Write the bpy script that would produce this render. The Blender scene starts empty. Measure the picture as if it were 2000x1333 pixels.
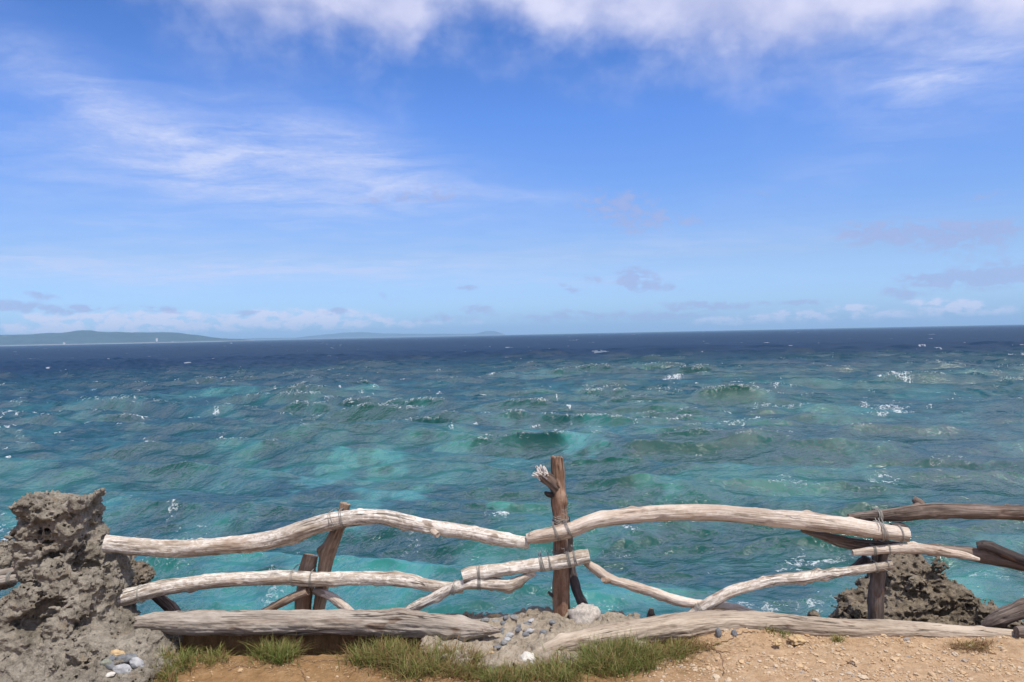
import bpy, math, random
import numpy as np
from mathutils import Matrix, Vector

random.seed(7)
RNG = np.random.default_rng(11)
SC = bpy.context.scene
COL = SC.collection

# ------------------------------------------------------------------ camera
FPX = 1570.0                       # focal length in pixels of the 2000 px wide photograph
CAMZ = 1.8
_p, _r = math.radians(0.47), math.radians(1.175)
CF = Vector((0, math.cos(_p), -math.sin(_p)))
_R0 = Vector((1, 0, 0)); _U0 = _R0.cross(CF)
CR = (_R0 * math.cos(_r) - _U0 * math.sin(_r)).normalized()
CU = CR.cross(CF).normalized()
CAM = Vector((0, 0, CAMZ))


def ray(px, py):
    return CF + CR * ((px - 1000) / FPX) + CU * ((666.5 - py) / FPX)


def P(px, py, d):
    """world point seen at a photo pixel, d metres in front (measured along world Y)"""
    v = ray(px, py)
    return CAM + v * (d / v.y)


def G(px, py, z=0.0):
    v = ray(px, py)
    return CAM + v * ((z - CAMZ) / v.z)


SEA_Z = -8.0
HAZE = 0.85e-4

cd = bpy.data.cameras.new('camera')
cd.sensor_width = 36.0
cd.lens = 36.0 * FPX / 2000.0
cd.clip_start = 0.05
cd.clip_end = 60000
cam = bpy.data.objects.new('camera', cd)
COL.objects.link(cam)
m = Matrix((CR, CU, -CF)).transposed().to_4x4()
m.translation = CAM
cam.matrix_world = m
SC.camera = cam

# ------------------------------------------------------------------ numpy noise
def _h(ix, iy, iz, seed):
    h = (ix.astype(np.uint32) * np.uint32(374761393) + iy.astype(np.uint32) * np.uint32(668265263)
         + iz.astype(np.uint32) * np.uint32(2147483647 - 40503) + np.uint32((seed * 974711 + 12345) & 0xffffffff))
    h = (h ^ (h >> np.uint32(13))) * np.uint32(1274126177)
    h = (h ^ (h >> np.uint32(16))) * np.uint32(2246822519)
    return h ^ (h >> np.uint32(15))


def perlin(x, y, z, seed=0):
    x = np.asarray(x, np.float32); y = np.asarray(y, np.float32); z = np.asarray(z, np.float32)
    x, y, z = np.broadcast_arrays(x, y, z)
    fx, fy, fz = np.floor(x), np.floor(y), np.floor(z)
    ix, iy, iz = fx.astype(np.int32), fy.astype(np.int32), fz.astype(np.int32)
    x, y, z = x - fx, y - fy, z - fz
    u, v, w = (t * t * t * (t * (t * 6 - 15) + 10) for t in (x, y, z))
    res = 0
    for dx in (0, 1):
        wx = u if dx else 1 - u
        for dy in (0, 1):
            wy = v if dy else 1 - v
            for dz in (0, 1):
                wz = w if dz else 1 - w
                h = _h(ix + dx, iy + dy, iz + dz, seed)
                g = (np.where(h & 1, x - dx, dx - x) + np.where(h & 2, y - dy, dy - y) + np.where(h & 4, z - dz, dz - z))
                res = res + g * wx * wy * wz
    return res


def fbm(x, y, z, octv=4, lac=2.03, gain=0.5, seed=0, ridged=False):
    a, s, f = 1.0, 0, 1.0
    for o in range(octv):
        n = perlin(np.asarray(x) * f + 17.3 * o, np.asarray(y) * f - 9.1 * o, np.asarray(z) * f + 4.7 * o, seed + o)
        s = s + a * ((1 - 2 * np.abs(n)) if ridged else n)
        a *= gain; f *= lac
    return s


def worley(x, y, z, seed=0):
    """distance to the nearest feature point (F1)"""
    x = np.asarray(x, np.float32); y = np.asarray(y, np.float32); z = np.asarray(z, np.float32)
    fx, fy, fz = np.floor(x), np.floor(y), np.floor(z)
    best = np.full(x.shape, 9.0, np.float32)
    for dx in (-1, 0, 1):
        for dy in (-1, 0, 1):
            for dz in (-1, 0, 1):
                cx, cy, cz = fx + dx, fy + dy, fz + dz
                h = _h(cx.astype(np.int32), cy.astype(np.int32), cz.astype(np.int32), seed)
                px = cx + (h & 1023) / 1023.0
                py = cy + ((h >> 10) & 1023) / 1023.0
                pz = cz + ((h >> 20) & 1023) / 1023.0
                best = np.minimum(best, (px - x) ** 2 + (py - y) ** 2 + (pz - z) ** 2)
    return np.sqrt(best)


def sstep(a, b, x):
    t = np.clip((np.asarray(x, float) - a) / (b - a), 0, 1)
    return t * t * (3 - 2 * t)


# ------------------------------------------------------------------ objects
def link(o, parent=None):
    COL.objects.link(o)
    if parent is not None:
        o.parent = parent
    return o


def mesh_np(name, verts, faces, mat=None, parent=None, smooth=True, attrs=None, loc=None, closed=False):
    """faces: (n,k) int array, or list of such arrays"""
    me = bpy.data.meshes.new(name)
    verts = np.asarray(verts, np.float32)
    if loc is not None:
        verts = verts - np.asarray(loc, np.float32)
    fl = faces if isinstance(faces, list) else [faces]
    fl = [np.asarray(f, np.int32) for f in fl if len(f)]
    me.vertices.add(len(verts)); me.vertices.foreach_set('co', verts.ravel())
    if closed:                                               # turn faces outward
        vol = 0.0
        for f in fl:
            for k in range(1, f.shape[1] - 1):
                vol += float(np.einsum('ij,ij->i', verts[f[:, 0]] - verts[0], np.cross(verts[f[:, k]] - verts[0], verts[f[:, k + 1]] - verts[0])).sum())
        if vol < 0:
            fl = [f[:, ::-1].copy() for f in fl]
    loops = np.concatenate([f.ravel() for f in fl])
    tot = np.concatenate([np.full(len(f), f.shape[1], np.int32) for f in fl])
    st = np.concatenate([[0], np.cumsum(tot)[:-1]]).astype(np.int32)
    me.loops.add(len(loops)); me.loops.foreach_set('vertex_index', loops)
    me.polygons.add(len(tot)); me.polygons.foreach_set('loop_start', st)
    me.update(calc_edges=True)
    me.polygons.foreach_set('use_smooth', np.full(len(tot), smooth))
    for k, v in (attrs or {}).items():
        v = np.asarray(v, np.float32)
        if v.ndim == 1:
            a = me.attributes.new(k, 'FLOAT', 'POINT'); a.data.foreach_set('value', v)
        else:
            a = me.attributes.new(k, 'FLOAT_VECTOR', 'POINT'); a.data.foreach_set('vector', v.ravel())
    if mat is not None:
        me.materials.append(mat)
    me.validate()
    o = bpy.data.objects.new(name, me)
    if loc is not None:
        o.location = loc
    return link(o, parent)


def tag(o, label=None, cat=None, group=None, kind=None):
    if label: o['label'] = label
    if cat: o['category'] = cat
    if group: o['group'] = group
    if kind: o['kind'] = kind
    return o


def empty(name, loc):
    o = bpy.data.objects.new(name, None)
    o.empty_display_size = 0.1
    o.location = loc
    return link(o)


def grid_faces(nr, nc, wrap=False):
    i = np.arange(nr - 1)[:, None]; j = np.arange(nc if wrap else nc - 1)[None, :]
    j2 = (j + 1) % nc
    a = i * nc + j; b = i * nc + j2; c = (i + 1) * nc + j2; d = (i + 1) * nc + j
    return np.stack([a, b, c, d], -1).reshape(-1, 4)


# ------------------------------------------------------------------ node helpers
class NT:
    def __init__(self, tree):
        self.t = tree
        tree.nodes.clear()

    def n(self, typ, **kw):
        nd = self.t.nodes.new(typ)
        for k, v in kw.items():
            setattr(nd, k, v)
        return nd

    def put(self, sock, v):
        if isinstance(v, bpy.types.NodeSocket):
            self.t.links.new(v, sock)
        elif v is not None:
            if hasattr(sock, 'default_value') and not isinstance(v, (int, float)):
                v = tuple(v)
                if len(sock.default_value) == 4 and len(v) == 3:
                    v = v + (1,)
            sock.default_value = v

    def m(self, op, a, b=None, c=None, clamp=False):
        nd = self.n('ShaderNodeMath', operation=op, use_clamp=clamp)
        self.put(nd.inputs[0], a)
        if b is not None: self.put(nd.inputs[1], b)
        if c is not None: self.put(nd.inputs[2], c)
        return nd.outputs[0]

    def add(self, a, b): return self.m('ADD', a, b)
    def sub(self, a, b): return self.m('SUBTRACT', a, b)
    def mul(self, a, b): return self.m('MULTIPLY', a, b)

    def ss(self, a, b, x):
        nd = self.n('ShaderNodeMapRange', interpolation_type='SMOOTHSTEP')
        self.put(nd.inputs['Value'], x); self.put(nd.inputs['From Min'], a); self.put(nd.inputs['From Max'], b)
        return nd.outputs[0]

    def vm(self, op, a, b=None):
        nd = self.n('ShaderNodeVectorMath', operation=op)
        self.put(nd.inputs[0], a)
        if b is not None: self.put(nd.inputs[1], b)
        return nd.outputs[0]

    def xyz(self, x, y, z):
        nd = self.n('ShaderNodeCombineXYZ')
        for s, v in zip(nd.inputs, (x, y, z)): self.put(s, v)
        return nd.outputs[0]

    def sep(self, v):
        nd = self.n('ShaderNodeSeparateXYZ'); self.put(nd.inputs[0], v)
        return nd.outputs

    def noise(self, vec, scale=1.0, detail=3.0, rough=0.5, dist=0.0, color=False):
        nd = self.n('ShaderNodeTexNoise')
        if vec is not None: self.put(nd.inputs['Vector'], vec)
        nd.inputs['Scale'].default_value = scale; nd.inputs['Detail'].default_value = detail
        nd.inputs['Roughness'].default_value = rough; nd.inputs['Distortion'].default_value = dist
        return nd.outputs['Color' if color else 'Fac']

    def voro(self, vec, scale=1.0, feature='F1', out='Distance', rnd=1.0):
        nd = self.n('ShaderNodeTexVoronoi', feature=feature)
        self.put(nd.inputs['Vector'], vec); nd.inputs['Scale'].default_value = scale
        nd.inputs['Randomness'].default_value = rnd
        return nd.outputs[out]

    def mix(self, f, a, b, blend='MIX'):
        nd = self.n('ShaderNodeMix', data_type='RGBA', blend_type=blend)
        self.put(nd.inputs['Factor'], f); self.put(nd.inputs['A'] if False else nd.inputs[6], a); self.put(nd.inputs[7], b)
        return nd.outputs[2]

    def ramp(self, f, stops):
        nd = self.n('ShaderNodeValToRGB'); e = nd.color_ramp.elements
        while len(e) < len(stops): e.new(0.5)
        for el, (p, c) in zip(e, stops):
            el.position = p; el.color = (*c, 1) if len(c) == 3 else c
        self.put(nd.inputs[0], f)
        return nd.outputs[0]

    def attr(self, name, out='Fac'):
        nd = self.n('ShaderNodeAttribute', attribute_name=name)
        return nd.outputs[out]

    def bump(self, h, strength=0.5, dist=0.01, normal=None):
        nd = self.n('ShaderNodeBump'); self.put(nd.inputs['Height'], h)
        nd.inputs['Strength'].default_value = strength; nd.inputs['Distance'].default_value = dist
        if normal is not None: self.put(nd.inputs['Normal'], normal)
        return nd.outputs[0]

    def principled(self, color, rough=0.8, normal=None, spec=0.3, **kw):
        nd = self.n('ShaderNodeBsdfPrincipled')
        self.put(nd.inputs['Base Color'], color); self.put(nd.inputs['Roughness'], rough)
        nd.inputs['Specular IOR Level'].default_value = spec
        if normal is not None: self.put(nd.inputs['Normal'], normal)
        for k, v in kw.items(): self.put(nd.inputs[k], v)
        return nd.outputs[0]

    def out(self, sh, vol=None):
        nd = self.n('ShaderNodeOutputMaterial')
        if sh is not None: self.t.links.new(sh, nd.inputs[0])
        if vol is not None: self.t.links.new(vol, nd.inputs[1])


def material(name):
    mt = bpy.data.materials.new(name); mt.use_nodes = True
    return mt, NT(mt.node_tree)


def warp_m(M, vec, scale, amt):
    c = M.vm('SUBTRACT', M.noise(vec, scale, 3, 0.55, color=True), (0.5, 0.5, 0.5))
    return M.vm('ADD', vec, M.vm('MULTIPLY', c, (amt, amt, amt)))

# ------------------------------------------------------------------ light and sky
SUN_EL, SUN_AZ = math.radians(66), math.radians(148)      # azimuth clockwise from +Y: behind the camera, to its right
sdir = Vector((math.sin(SUN_AZ) * math.cos(SUN_EL), math.cos(SUN_AZ) * math.cos(SUN_EL), math.sin(SUN_EL)))
sl = bpy.data.lights.new('sun', 'SUN'); sl.energy = 4.7; sl.angle = math.radians(0.53); sl.color = (1.0, 0.95, 0.87)
so = link(bpy.data.objects.new('sun', sl)); so.location = (0, -10, 30)
so.rotation_euler = sdir.to_track_quat('Z', 'Y').to_euler()

w = bpy.data.worlds.new('World'); SC.world = w; w.use_nodes = True
N = NT(w.node_tree)
sky = N.n('ShaderNodeTexSky', sky_type='NISHITA', sun_disc=False)
sky.sun_elevation = SUN_EL; sky.sun_rotation = SUN_AZ; sky.ozone_density = 3.0; sky.air_density = 1.0; sky.dust_density = 0.6
tc = N.n('ShaderNodeTexCoord')
dx, dy, dz = N.sep(tc.outputs['Generated'])
az = N.m('ARCTAN2', dx, dy)                                # radians, 0 = straight out to sea
el = N.m('ARCSINE', dz)
AE = N.xyz(az, el, 0.0)
zz = N.m('MAXIMUM', dz, 0.0)
inv = N.m('DIVIDE', 1.0, N.add(zz, 0.06))
PLANE = N.xyz(N.mul(dx, inv), N.mul(dy, inv), 0.0)         # flat cloud layer coordinates


def ae(px, py):
    v = ray(px, py).normalized()
    return math.atan2(v.x, v.y), math.asin(v.z)


def warp(vec, scale, amt, detail=3):
    c = N.vm('SUBTRACT', N.noise(vec, scale, detail, 0.55, color=True), (0.5, 0.5, 0.5))
    return N.vm('ADD', vec, N.vm('MULTIPLY', c, (amt, amt, 0)))


def blob(vec, px, py, wx, wy, rot=0.0):
    """soft elliptical mask round a direction of the sky, sizes in photo pixels"""
    a0, e0 = ae(px, py)
    s = N.vm('SUBTRACT', vec, (a0, e0, 0))
    nd = N.n('ShaderNodeVectorRotate', rotation_type='Z_AXIS'); N.put(nd.inputs[0], s); nd.inputs['Angle'].default_value = -rot
    q = N.vm('MULTIPLY', nd.outputs[0], (FPX / wx, FPX / wy, 0))
    ln = N.n('ShaderNodeVectorMath', operation='DOT_PRODUCT'); N.put(ln.inputs[0], q); N.put(ln.inputs[1], q)
    return N.m('POWER', 2.718, N.mul(ln.outputs['Value'], -1.0))


def total(lst):
    s = lst[0]
    for q in lst[1:]: s = N.add(s, q)
    return s


# clear sky: deep blue above, paler towards the horizon
tint = N.vm('MULTIPLY', N.ramp(N.mul(el, 2.0), [(0.0, (.35, .55, 1.0)), (.07, (.40, .545, .88)), (.19, (.425, .495, .69)), (.52, (.332, .49, .82)), (.78, (.25, .414, .714)), (1.0, (.24, .40, .70))]), (2.2, 2.2, 2.2))
base = N.mix(1.0, sky.outputs[0], tint, 'MULTIPLY')

AEw = warp(AE, 7.0, 0.035)
AEw2 = warp(AE, 22.0, 0.016)
# A: cumulus bank overhead
ce = N.n('ShaderNodeFloatCurve'); N.put(ce.inputs['Value'], N.m('MULTIPLY_ADD', az, 0.6, 0.5))
cv = ce.mapping.curves[0]
pts = [(-250, -220), (150, -170), (330, -25), (420, 55), (700, 80), (790, 118), (850, 45), (950, 45), (1120, 72), (1230, 88), (1400, 110), (1560, 112), (1700, 78), (1800, 30), (1960, 60), (2200, 100)]
while len(cv.points) < len(pts): cv.points.new(0.5, 0.5)
for pt, (a, b) in zip(cv.points, pts):
    q = ae(a, b); pt.location = (q[0] * 0.6 + 0.5, q[1]); pt.handle_type = 'AUTO'
ce.mapping.update()
nA = N.noise(N.vm('MULTIPLY', AEw2, (1.0, 1.25, 1)), 12.0, 7, 0.54)
nA2 = N.noise(AEw, 4.0, 4, 0.55)
dA = N.add(N.sub(el, ce.outputs[0]), N.add(N.mul(N.sub(nA, 0.5), 0.085), N.mul(N.sub(nA2, 0.5), 0.05)))
dA = N.sub(dA, N.mul(N.ss(0.40, 0.54, el), N.m('MULTIPLY_ADD', nA2, -1.2, 1.0)))   # the bank breaks up overhead
mA = N.mul(N.ss(-0.022, 0.046, dA), 0.95)
veil = N.mul(N.ss(-0.085, 0.02, dA), N.mul(N.ss(0.35, 0.7, nA), 0.35))
mA = N.m('MAXIMUM', mA, veil)
# B: cirrus veil on the left and thin sheets
cir = N.vm('MULTIPLY', warp(warp(PLANE, 0.8, 0.7), 3.0, 0.2), (1.0, 1.5, 1))
ncir = N.noise(cir, 2.2, 9, 0.60, 0.3)
fine = N.noise(N.vm('MULTIPLY', PLANE, (1.3, 1.0, 1)), 22.0, 5, 0.6, 0.4)
bm = total([N.mul(blob(AEw, 130, 190, 170, 55, -0.48), 0.55), N.mul(blob(AEw, 300, 255, 190, 55, -0.5), 0.75),
            N.mul(blob(AEw, 500, 330, 330, 70, -0.08), 0.95), N.mul(blob(AEw, 620, 280, 230, 75, -0.3), 0.65),
            N.mul(blob(AEw, 640, 385, 260, 26, -0.03), 0.55), N.mul(blob(AEw, 960, 382, 150, 16, -0.08), 0.6),
            N.mul(blob(AEw, 1820, 165, 110, 38, 0.25), 0.75), N.mul(blob(AEw, 1880, 90, 240, 110, 0.0), 0.8),
            N.mul(blob(AEw, 150, 525, 330, 24, 0.0), 1.0), N.mul(blob(AEw, 700, 525, 330, 20, 0.0), 0.8),
            N.mul(blob(AEw, 100, 350, 260, 60, -0.4), 0.3), N.mul(blob(AEw, 1350, 480, 420, 26, 0.04), 0.4),
            N.mul(blob(AEw, 1150, 545, 330, 12, 0.0), 0.5), N.mul(blob(AEw, 1600, 350, 180, 45, 0.2), 0.22),
            N.mul(blob(AEw, 560, 470, 700, 60, 0.0), 0.25)])
mB = N.mul(bm, N.m('MULTIPLY_ADD', N.ss(0.27, 0.76, ncir), 0.62, 0.16))
mB = N.mul(mB, N.m('MULTIPLY_ADD', fine, 0.7, 0.50))
behind = N.mul(N.ss(0.5, -0.4, dy), N.ss(0.5, 0.66, N.noise(PLANE, 0.7, 6, 0.55)))
mB = N.m('MINIMUM', N.add(mB, N.mul(behind, 0.5)), 0.92)
# C: torn little clouds, grey violet
AEw3 = warp(AE, 60.0, 0.010, 4)
nC = N.noise(N.vm('MULTIPLY', AEw3, (1.0, 2.0, 1)), 52.0, 7, 0.62)
cm = total([N.mul(blob(AEw2, 1200, 398, 90, 30, -0.1), 1.0), N.mul(blob(AEw2, 1310, 432, 90, 16, -0.1), 0.75),
            N.mul(blob(AEw2, 1240, 452, 55, 16, -0.3), 0.6), N.mul(blob(AEw2, 1240, 548, 45, 27, -0.15), 1.25),
            N.mul(blob(AEw2, 1150, 545, 35, 10, -0.3), 0.7), N.mul(blob(AEw2, 1115, 566, 40, 12, -0.4), 0.7),
            N.mul(blob(AEw2, 1310, 562, 40, 10, -0.2), 0.7), N.mul(blob(AEw2, 740, 390, 90, 18, 0.0), 0.55),
            N.mul(blob(AEw2, 860, 378, 80, 24, -0.1), 0.6), N.mul(blob(AEw2, 1690, 455, 60, 22, -0.1), 0.95),
            N.mul(blob(AEw2, 1840, 462, 110, 32, -0.1), 1.1), N.mul(blob(AEw2, 1935, 447, 50, 14, 0.0), 0.9),
            N.mul(blob(AEw2, 1830, 545, 60, 13, -0.05), 1.1), N.mul(blob(AEw2, 1960, 538, 90, 27, 0.05), 1.15),
            N.mul(blob(AEw2, 1760, 574, 45, 14, -0.1), 0.9), N.mul(blob(AEw2, 1920, 380, 50, 12, 0.0), 0.6),
            N.mul(blob(AEw2, 1560, 590, 70, 7, -0.05), 0.9), N.mul(blob(AEw2, 1400, 596, 90, 9, -0.03), 1.0),
            N.mul(blob(AEw2, 1300, 615, 110, 13, 0.0), 1.05), N.mul(blob(AEw2, 1080, 618, 110, 12, 0.0), 0.95),
            N.mul(blob(AEw2, 930, 604, 35, 9, -0.1), 1.0), N.mul(blob(AEw2, 910, 566, 25, 7, 0.0), 0.9),
            N.mul(blob(AEw2, 765, 580, 30, 10, -0.3), 0.7), N.mul(blob(AEw2, 860, 622, 70, 10, 0.0), 0.9),
            N.mul(blob(AEw2, 120, 603, 90, 9, 0.0), 1.15), N.mul(blob(AEw2, 85, 575, 35, 8, -0.1), 0.9),
            N.mul(blob(AEw2, 0, 596, 50, 9, 0.0), 1.0), N.mul(blob(AEw2, 320, 606, 35, 8, -0.1), 0.9),
            N.mul(blob(AEw2, 655, 608, 25, 10, 0.0), 1.0), N.mul(blob(AEw2, 480, 612, 30, 7, 0.0), 0.8),
            N.mul(blob(AEw2, 1640, 345, 60, 14, -0.5), 0.3), N.mul(blob(AEw2, 1480, 380, 60, 12, -0.5), 0.4)])
mC = N.ss(0.25, 0.95, N.mul(cm, N.m('MULTIPLY_ADD', nC, 4.0, -1.15)))
mC = N.mul(mC, 0.66)
# D: low bright cumulus along the horizon
nD = N.noise(N.vm('MULTIPLY', AEw3, (1.0, 1.9, 1)), 55.0, 8, 0.60)
dm = total([N.mul(blob(AEw2, 100, 622, 60, 10, 0.0), 1.0), N.mul(blob(AEw2, 290, 622, 130, 14, 0.0), 1.2),
            N.mul(blob(AEw2, 600, 618, 130, 16, 0.0), 1.15), N.mul(blob(AEw2, 60, 645, 120, 8, 0.0), 0.9),
            N.mul(blob(AEw2, 450, 640, 320, 14, 0.0), 0.75), N.mul(blob(AEw2, 850, 628, 200, 12, 0.0), 0.5),
            N.mul(blob(AEw2, 1430, 626, 60, 9, 0.0), 0.95), N.mul(blob(AEw2, 1560, 614, 60, 10, 0.0), 0.85),
            N.mul(blob(AEw2, 1670, 600, 35, 7, 0.0), 1.1), N.mul(blob(AEw2, 1845, 594, 60, 10, -0.1), 1.3),
            N.mul(blob(AEw2, 1850, 610, 220, 10, 0.0), 0.7), N.mul(blob(AEw2, 1550, 628, 260, 9, 0.0), 0.6)])
mD = N.mul(N.ss(0.26, 1.0, N.mul(dm, N.m('MULTIPLY_ADD', nD, 4.2, -1.3))), 0.85)

K = 10.0                                                     # background strength is 0.1
whiteA = N.mix(N.ss(0.36, 0.62, N.add(N.mul(nA, .5), N.mul(nA2, .5))), (0.50 * K, 0.55 * K, 0.83 * K), (0.77 * K, 0.78 * K, 0.99 * K))
c = N.mix(mB, base, (0.64 * K, 0.71 * K, 0.98 * K))
c = N.mix(mD, c, (0.76 * K, 0.78 * K, 1.0 * K))
c = N.mix(mC, c, N.mix(nC, (0.28 * K, 0.38 * K, 0.70 * K), (0.48 * K, 0.52 * K, 0.82 * K)))
c = N.mix(mA, c, whiteA)
bg = N.n('ShaderNodeBackground'); bg.inputs['Strength'].default_value = 0.1
N.put(bg.inputs['Color'], c)
wo = N.n('ShaderNodeOutputWorld'); N.t.links.new(bg.outputs[0], wo.inputs[0])
w.cycles.sampling_method = 'MANUAL'; w.cycles.sample_map_resolution = 512

SC.view_settings.view_transform = 'Standard'
SC.view_settings.look = 'None'
SC.view_settings.exposure = 0.0
SC.view_settings.gamma = 1.0
# ------------------------------------------------------------------ sea
def build_sea():
    H = CAMZ - SEA_Z
    FAR = 17000.0
    # rows are denser near the shore; columns fan out from the viewpoint's foot
    s = np.concatenate([np.linspace(0.80, 0.40, 60, endpoint=False), np.linspace(0.40, 0.06, 620, endpoint=False),
                        np.linspace(0.06, H / FAR, 240)])
    r = H / s
    a = np.radians(np.linspace(-46, 46, 1150))
    nr, na = len(r), len(a)
    R, A = np.meshgrid(r, a, indexing='ij')
    X = (R * np.sin(A)).astype(np.float32); Y = (R * np.cos(A)).astype(np.float32)
    dr = np.gradient(r)[:, None]; da = R * (a[1] - a[0])
    cell = np.maximum(dr * 0.55, da)
    Z = np.zeros_like(X); DX = np.zeros_like(X); DY = np.zeros_like(X); J = np.zeros_like(X)
    rg = np.random.default_rng(5)
    lam = np.exp(np.linspace(math.log(15.0), math.log(0.55), 64))
    group = 0.85 + 0.5 * np.clip(perlin(X / 31, Y / 45, 0 * X, 71) + 0.5, 0, 1)
    calm = 0.38 + 0.62 * sstep(22, 75, R)                     # the swell dies down in the lee of the reef
    mods = [1.5 * perlin(X / q, Y / q, 0 * X + q, 9) for q in (44., 21., 9., 4.)]
    for i, L in enumerate(lam):
        k = 2 * math.pi / L
        th = math.radians(-103) + rg.normal(0, 0.24 if L > 4 else 0.48)
        amp = 0.0100 * L * rg.uniform(0.6, 1.4) * (1.9 if L > 8 else 1.55 if L > 4 else 1.25 if L > 1.6 else 0.75)
        ph = rg.uniform(0, 6.28)
        kx, ky = k * math.cos(th), k * math.sin(th)
        att = np.clip((L / cell - 1.8) / 2.5, 0, 1) * group
        if L > 3.0: att = att * calm
        arg = kx * X + ky * Y + ph + mods[0 if L > 8 else 1 if L > 4 else 2 if L > 1.6 else 3] * rg.choice([-1, 1])
        c_, s_ = np.cos(arg) * att, np.sin(arg) * att
        Z += amp * c_
        q_ = 0.5 if L > 4 else 1.0
        DX -= q_ * amp * s_ * (kx / k); DY -= q_ * amp * s_ * (ky / k)
        if L > 1.2:
            J += amp * k * c_
    ch = 0.72
    VX, VY = X + DX * ch, Y + DY * ch
    # --- what lies under the surface: sand, reef, deep water
    # distance off shore sets the depth; warped so that the bands are ragged
    wx = X + 22 * fbm(X / 60, Y / 60, 0 * X, 3, seed=31); wy = Y + 26 * fbm(X / 55, Y / 80, 0 * X + 3, 3, seed=33)
    dist = np.hypot(wx, wy)
    deep = sstep(85, 400, dist + 0.10 * (-X))
    deep = np.maximum(deep, 0.45 * sstep(70, 180, dist - 0.5 * X - 40))
    sand = sstep(-0.12, 0.42, fbm(X / 17 + 4, Y / 21, 0 * X, 5, seed=35) + 0.45 * sstep(42, 20, Y) - 0.06)
    sand *= 0.32 * sstep(230, 60, dist)

    def patch(px, py, wpx, hpx, val, rot=0.0):
        g = G(px, py, SEA_Z)
        wx_ = wpx / FPX * g.y; hx_ = hpx / FPX * g.y * g.y / H
        rr, aa, sp = math.hypot(g.x, g.y), math.atan2(g.x, g.y), 1.6 * max(wx_, hx_)
        i0, i1 = np.searchsorted(r, rr - sp), np.searchsorted(r, rr + sp)
        j0, j1 = np.searchsorted(a, aa - sp / rr), np.searchsorted(a, aa + sp / rr)
        S = np.s_[i0:i1, j0:j1]
        if i1 <= i0 or j1 <= j0: return
        qx, qy = X[S] - g.x, Y[S] - g.y
        cr, sr = math.cos(rot), math.sin(rot)
        u = (qx * cr + qy * sr) / wx_; v = (-qx * sr + qy * cr) / hx_
        n = fbm(X[S] / (0.8 * wx_), Y[S] / (0.8 * wx_), 0 * qx + px, 4, seed=41)
        f = np.clip(0.9 - (u * u + v * v) + 0.8 * n, 0, 1)
        f = f * f * (3 - 2 * f)
        sand[S] += val * f

    for q in [(640, 925, 55, 40, .8), (770, 965, 95, 26, .75, .5), (700, 1010, 80, 26, .7), (760, 905, 45, 35, .5), (380, 1020, 90, 28, .35),
              (480, 905, 60, 40, .4, .6), (880, 880, 70, 14, .45), (1130, 872, 60, 22, .75), (975, 990, 40, 26, .6), (430, 770, 190, 10, .55),
              (680, 765, 130, 9, .5), (1060, 735, 160, 7, .3), (1180, 722, 150, 6, .3), (1690, 915, 50, 14, .55), (1660, 880, 60, 16, .25), (560, 1120, 260, 60, .8),
              (820, 1110, 200, 60, .8), (700, 1180, 420, 60, .7), (1200, 1180, 160, 30, .4), (130, 1010, 160, 40, .35), (60, 960, 130, 40, .35),
              (1900, 1150, 200, 50, .5), (1960, 1085, 90, 30, .4), (1330, 985, 60, 40, .35), (1900, 735, 160, 8, .25), (1420, 830, 150, 14, .2),
              (1290, 1085, 130, 50, -.75), (1400, 1040, 150, 40, -.4), (890, 960, 80, 30, -.35), (620, 1065, 50, 26, -.5), (1560, 900, 120, 30, -.3), (1230, 930, 140, 20, -.4)]:
        patch(*q)
    sand = np.clip(sand, 0, 0.72)
    green = sstep(-0.25, 0.35, fbm(X / 30 + 9, Y / 38, 0 * X, 3, seed=47) + 0.0022 * X)

    # --- foam
    F = np.zeros_like(X); RAISE = np.zeros_like(X)
    crest = J / 1.0
    br = fbm(X / 2.2, Y / 1.6, 0 * X, 3, seed=51)
    F = sstep(0.74, 1.12, crest + 0.28 * br + 0.10 * perlin(X / 23, Y / 31, 0 * X, 52)) * 0.5 * sstep(45, 80, R)

    def ij(px, py):
        g = G(px, py, SEA_Z)
        rr = math.hypot(g.x, g.y); aa = math.atan2(g.x, g.y)
        return rr, aa

    def cap(rr, aa, wm, dm, val=1.0, lift=0.0, skew=0.0):
        """a patch of broken water wm metres across and dm metres deep"""
        i0 = np.searchsorted(r, rr - 2.2 * dm) - 2; i1 = np.searchsorted(r, rr + 2.2 * dm) + 2
        j0 = np.searchsorted(a, aa - 2 * wm / rr) - 1; j1 = np.searchsorted(a, aa + 2 * wm / rr) + 2
        i0, j0 = max(i0, 0), max(j0, 0); i1, j1 = min(i1, nr), min(j1, na)
        if i1 - i0 < 1 or j1 - j0 < 1: return
        u = (A[i0:i1, j0:j1] - aa) * rr / wm
        dd = max(dm, 0.8 * dr[min(max(i0 + 2, 0), nr - 1), 0])
        v = (R[i0:i1, j0:j1] - rr) / dd - skew * u
        n = fbm(X[i0:i1, j0:j1] / (0.55 * wm), Y[i0:i1, j0:j1] / (0.55 * dd), 0 * u + rr, 5, gain=.68, seed=55)
        f = np.clip(0.95 - (u * u + v * v) + 1.25 * n, 0, 1)
        F[i0:i1, j0:j1] = np.maximum(F[i0:i1, j0:j1], val * f)
        if lift:
            sp = np.abs(perlin(X[i0:i1, j0:j1] / 0.16, Y[i0:i1, j0:j1] / 0.5, 0 * u, 57)) + 0.25
            RAISE[i0:i1, j0:j1] = np.maximum(RAISE[i0:i1, j0:j1], lift * np.exp(-1.6 * (u * u + v * v)) * (0.45 + 0.9 * sp))

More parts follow.
